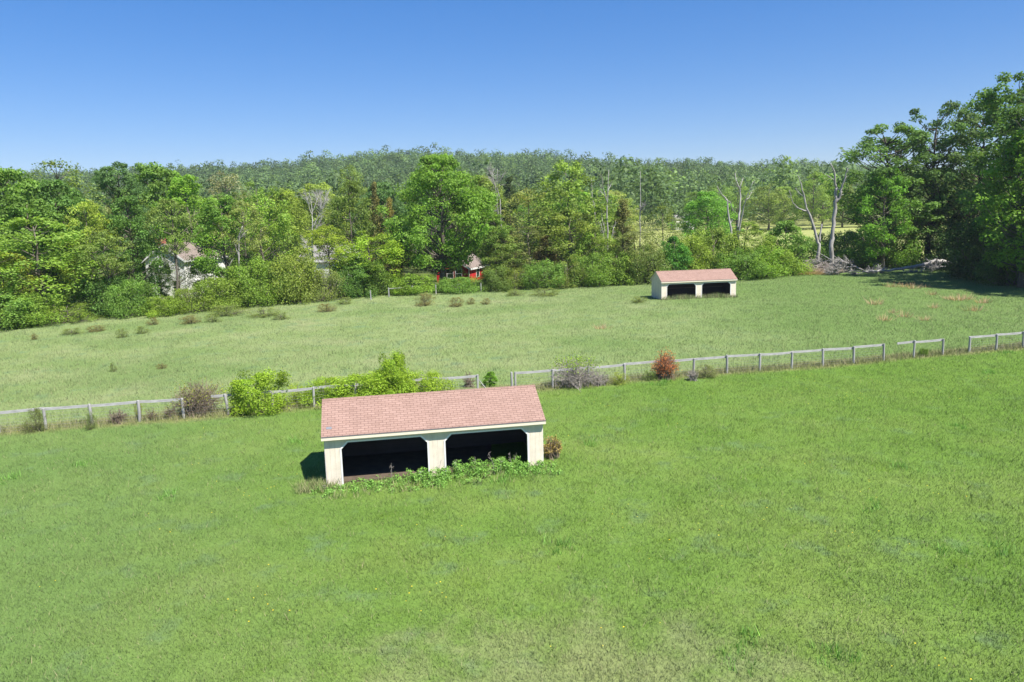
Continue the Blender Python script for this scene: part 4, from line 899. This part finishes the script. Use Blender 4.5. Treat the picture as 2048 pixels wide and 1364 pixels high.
# dry grass tufts
def tuft_mesh(n, h, r):
    a = rng.uniform(0, 2 * PI, n); b = np.stack([rng.normal(0, r * .5, n), rng.normal(0, r * .5, n), np.zeros(n)], -1); hh = h * rng.uniform(.5, 1.2, n)
    side = np.stack([np.cos(a), np.sin(a), np.zeros(n)], -1) * .02; tip = b + np.stack([b[:, 0] * .8 + rng.normal(0, .12, n), b[:, 1] * .8 + rng.normal(0, .12, n), hh], -1)
    V = np.concatenate([(b - side)[:, None], (b + side)[:, None], tip[:, None]], 1).reshape(-1, 3)
    return mesh_from('dry_grass_tuft', V, np.arange(n * 3).reshape(n, 3), M['straw'], False, {'tint': np.repeat(rng.uniform(.7, 1.3, n), 3), 'hue': np.repeat(rng.random(n), 3)})
TM = [tuft_mesh(60, .7, .6) for _ in range(3)]
for i, (u, v) in enumerate([(1783, 574), (1808, 574), (1826, 577), (1850, 575), (1905, 600), (1918, 601), (1932, 599), (1750, 609), (1787, 626), (1810, 634), (1850, 641), (1868, 616), (1966, 606), (1866, 590), (1203, 658), (1770, 641), (1895, 598), (1950, 622)]):
    p = ground_at(u, v); o = link('dry_grass_tuft', TM[i % 3], None, p); o.rotation_euler.z = rng.uniform(0, 6); s = rng.uniform(.7, 1.25); o.scale = (s, s, s)
    tag(o, 'rusty pink tuft of dry grass standing in the right part of the meadow' if u > 1300 else 'single rusty tuft of dry grass alone in the middle meadow', 'grass tuft', 'dry grass tufts in the meadow')
o = link('dry_grass_tuft', tuft_mesh(900, 1.0, 2.4), None, ground_at(1622, 549)); o.scale = (1.15, .5, 1); tag(o, 'wide bed of tan dry grass at the foot of the brush pile', 'grass tuft')
# weeds across the front of the near shed
def weeds():
    cs, rs = [], []
    for _ in range(250):
        lx = rng.uniform(-.5, 9.6); mx = np.interp(lx, [-.5, .6, 2, 3.6, 5, 7.5, 8.5, 9.6], [.14, .18, .28, .52, .66, .60, .34, .2])
        ly = -abs(rng.normal(0, .65)) - .12; h = mx * rng.uniform(.5, 1.15) * max(.25, 1 + ly * .45)
        if rng.random() < .25 and .8 < lx < 8.3 and abs(lx - 4.56) > .45: ly = rng.uniform(-.1, .5)
        p = shed_local(lx, ly); p[2] = hz(p[0], p[1])
        for z in np.arange(.06, h, .13): cs.append(p + np.array([rng.normal(0, .06), rng.normal(0, .06), z])); rs.append(.20 * (1.15 - .5 * z / max(h, .1)))
    V, Fq, ti, hu = blob_leaves(np.array(cs), np.array(rs), 22, .075, .8, .5, .2, .12, .2, .5)
    o = link('weeds', mesh_from('weeds', V, Fq, M['weed'], False, {'tint': ti, 'hue': hu})); tag(o, 'tangle of leafy green weeds growing along the front of the near shed', 'weeds', kind='stuff')
    mb = MB()
    for _ in range(15):
        lx = rng.choice([rng.uniform(.0, .7), rng.uniform(4.8, 8.4), rng.uniform(2.5, 5), rng.uniform(5.5, 8.2)]); p = shed_local(lx, rng.uniform(-.7, .25)); p[2] = hz(p[0], p[1])
        h = rng.uniform(.5, 1.05) * (.5 if lx < 1 else 1); d = np.array([rng.normal(0, .2), rng.normal(0, .2), 1]) * h; e = p + d; mb.tube([p, p + d * .5 + rng.normal(0, .03, 3), e], [.007, .006, .004], 4, False)
        for _ in range(6): q = p + d * rng.uniform(.55, 1); mb.tube([q, q + unit(rng.normal(0, 1, 3) + [0, 0, .6]) * rng.uniform(.06, .18)], [.006, .004], 3, False)
    o = mb.build('dry_weed_stalks', M['twig_grey']); tag(o, 'bare dry stalks poking up out of the weeds before the near shed', 'weeds', kind='stuff')
    pts = []
    for _ in range(260):
        p = shed_local(rng.uniform(-1.2, .3), rng.uniform(-.6, .5)) if rng.random() < .6 else shed_local(rng.uniform(.2, 9.4), rng.uniform(-1.6, -.2)); pts.append(p[:2])
    g = blades('long_grass', '', clumped(np.array(pts), 8, .10), .34, .022, .9, M['blade'], .45); tag(g, 'uncut long grass and straw around the foot of the near shed', 'tall grass', kind='stuff')
    p = clumped(np.stack([rng.uniform(-.1, 9.3, 160), rng.uniform(-.5, .1, 160)], -1), 8, .12); c, s_ = math.cos(SHED_B[2]), math.sin(SHED_B[2])
    p = np.stack([SHED_B[0] + c * p[:, 0] - s_ * p[:, 1], SHED_B[1] + s_ * p[:, 0] + c * p[:, 1]], -1)
    g = blades('long_grass', '', p, .5, .04, .7, M['blade'], .35); tag(g, 'uncut long grass along the front of the distant shed', 'tall grass', kind='stuff')
weeds()

# ---------------------------------------------------------------- haze
def haze():
    m, nt, out = mat('haze'); n = N(nt); v = n('VolumePrincipled')
    v.inputs['Color'].default_value = (.80, .88, 1.0, 1); v.inputs['Density'].default_value = HAZE; v.inputs['Anisotropy'].default_value = .1
    n.l(v.outputs[0], out.inputs['Volume'])
    mb = MB(); mb.box((-2620, -62, -5), (2620, 3020, 112)); o = mb.build('haze', m); tag(o, kind='stuff')
HAZE = .00013
haze()
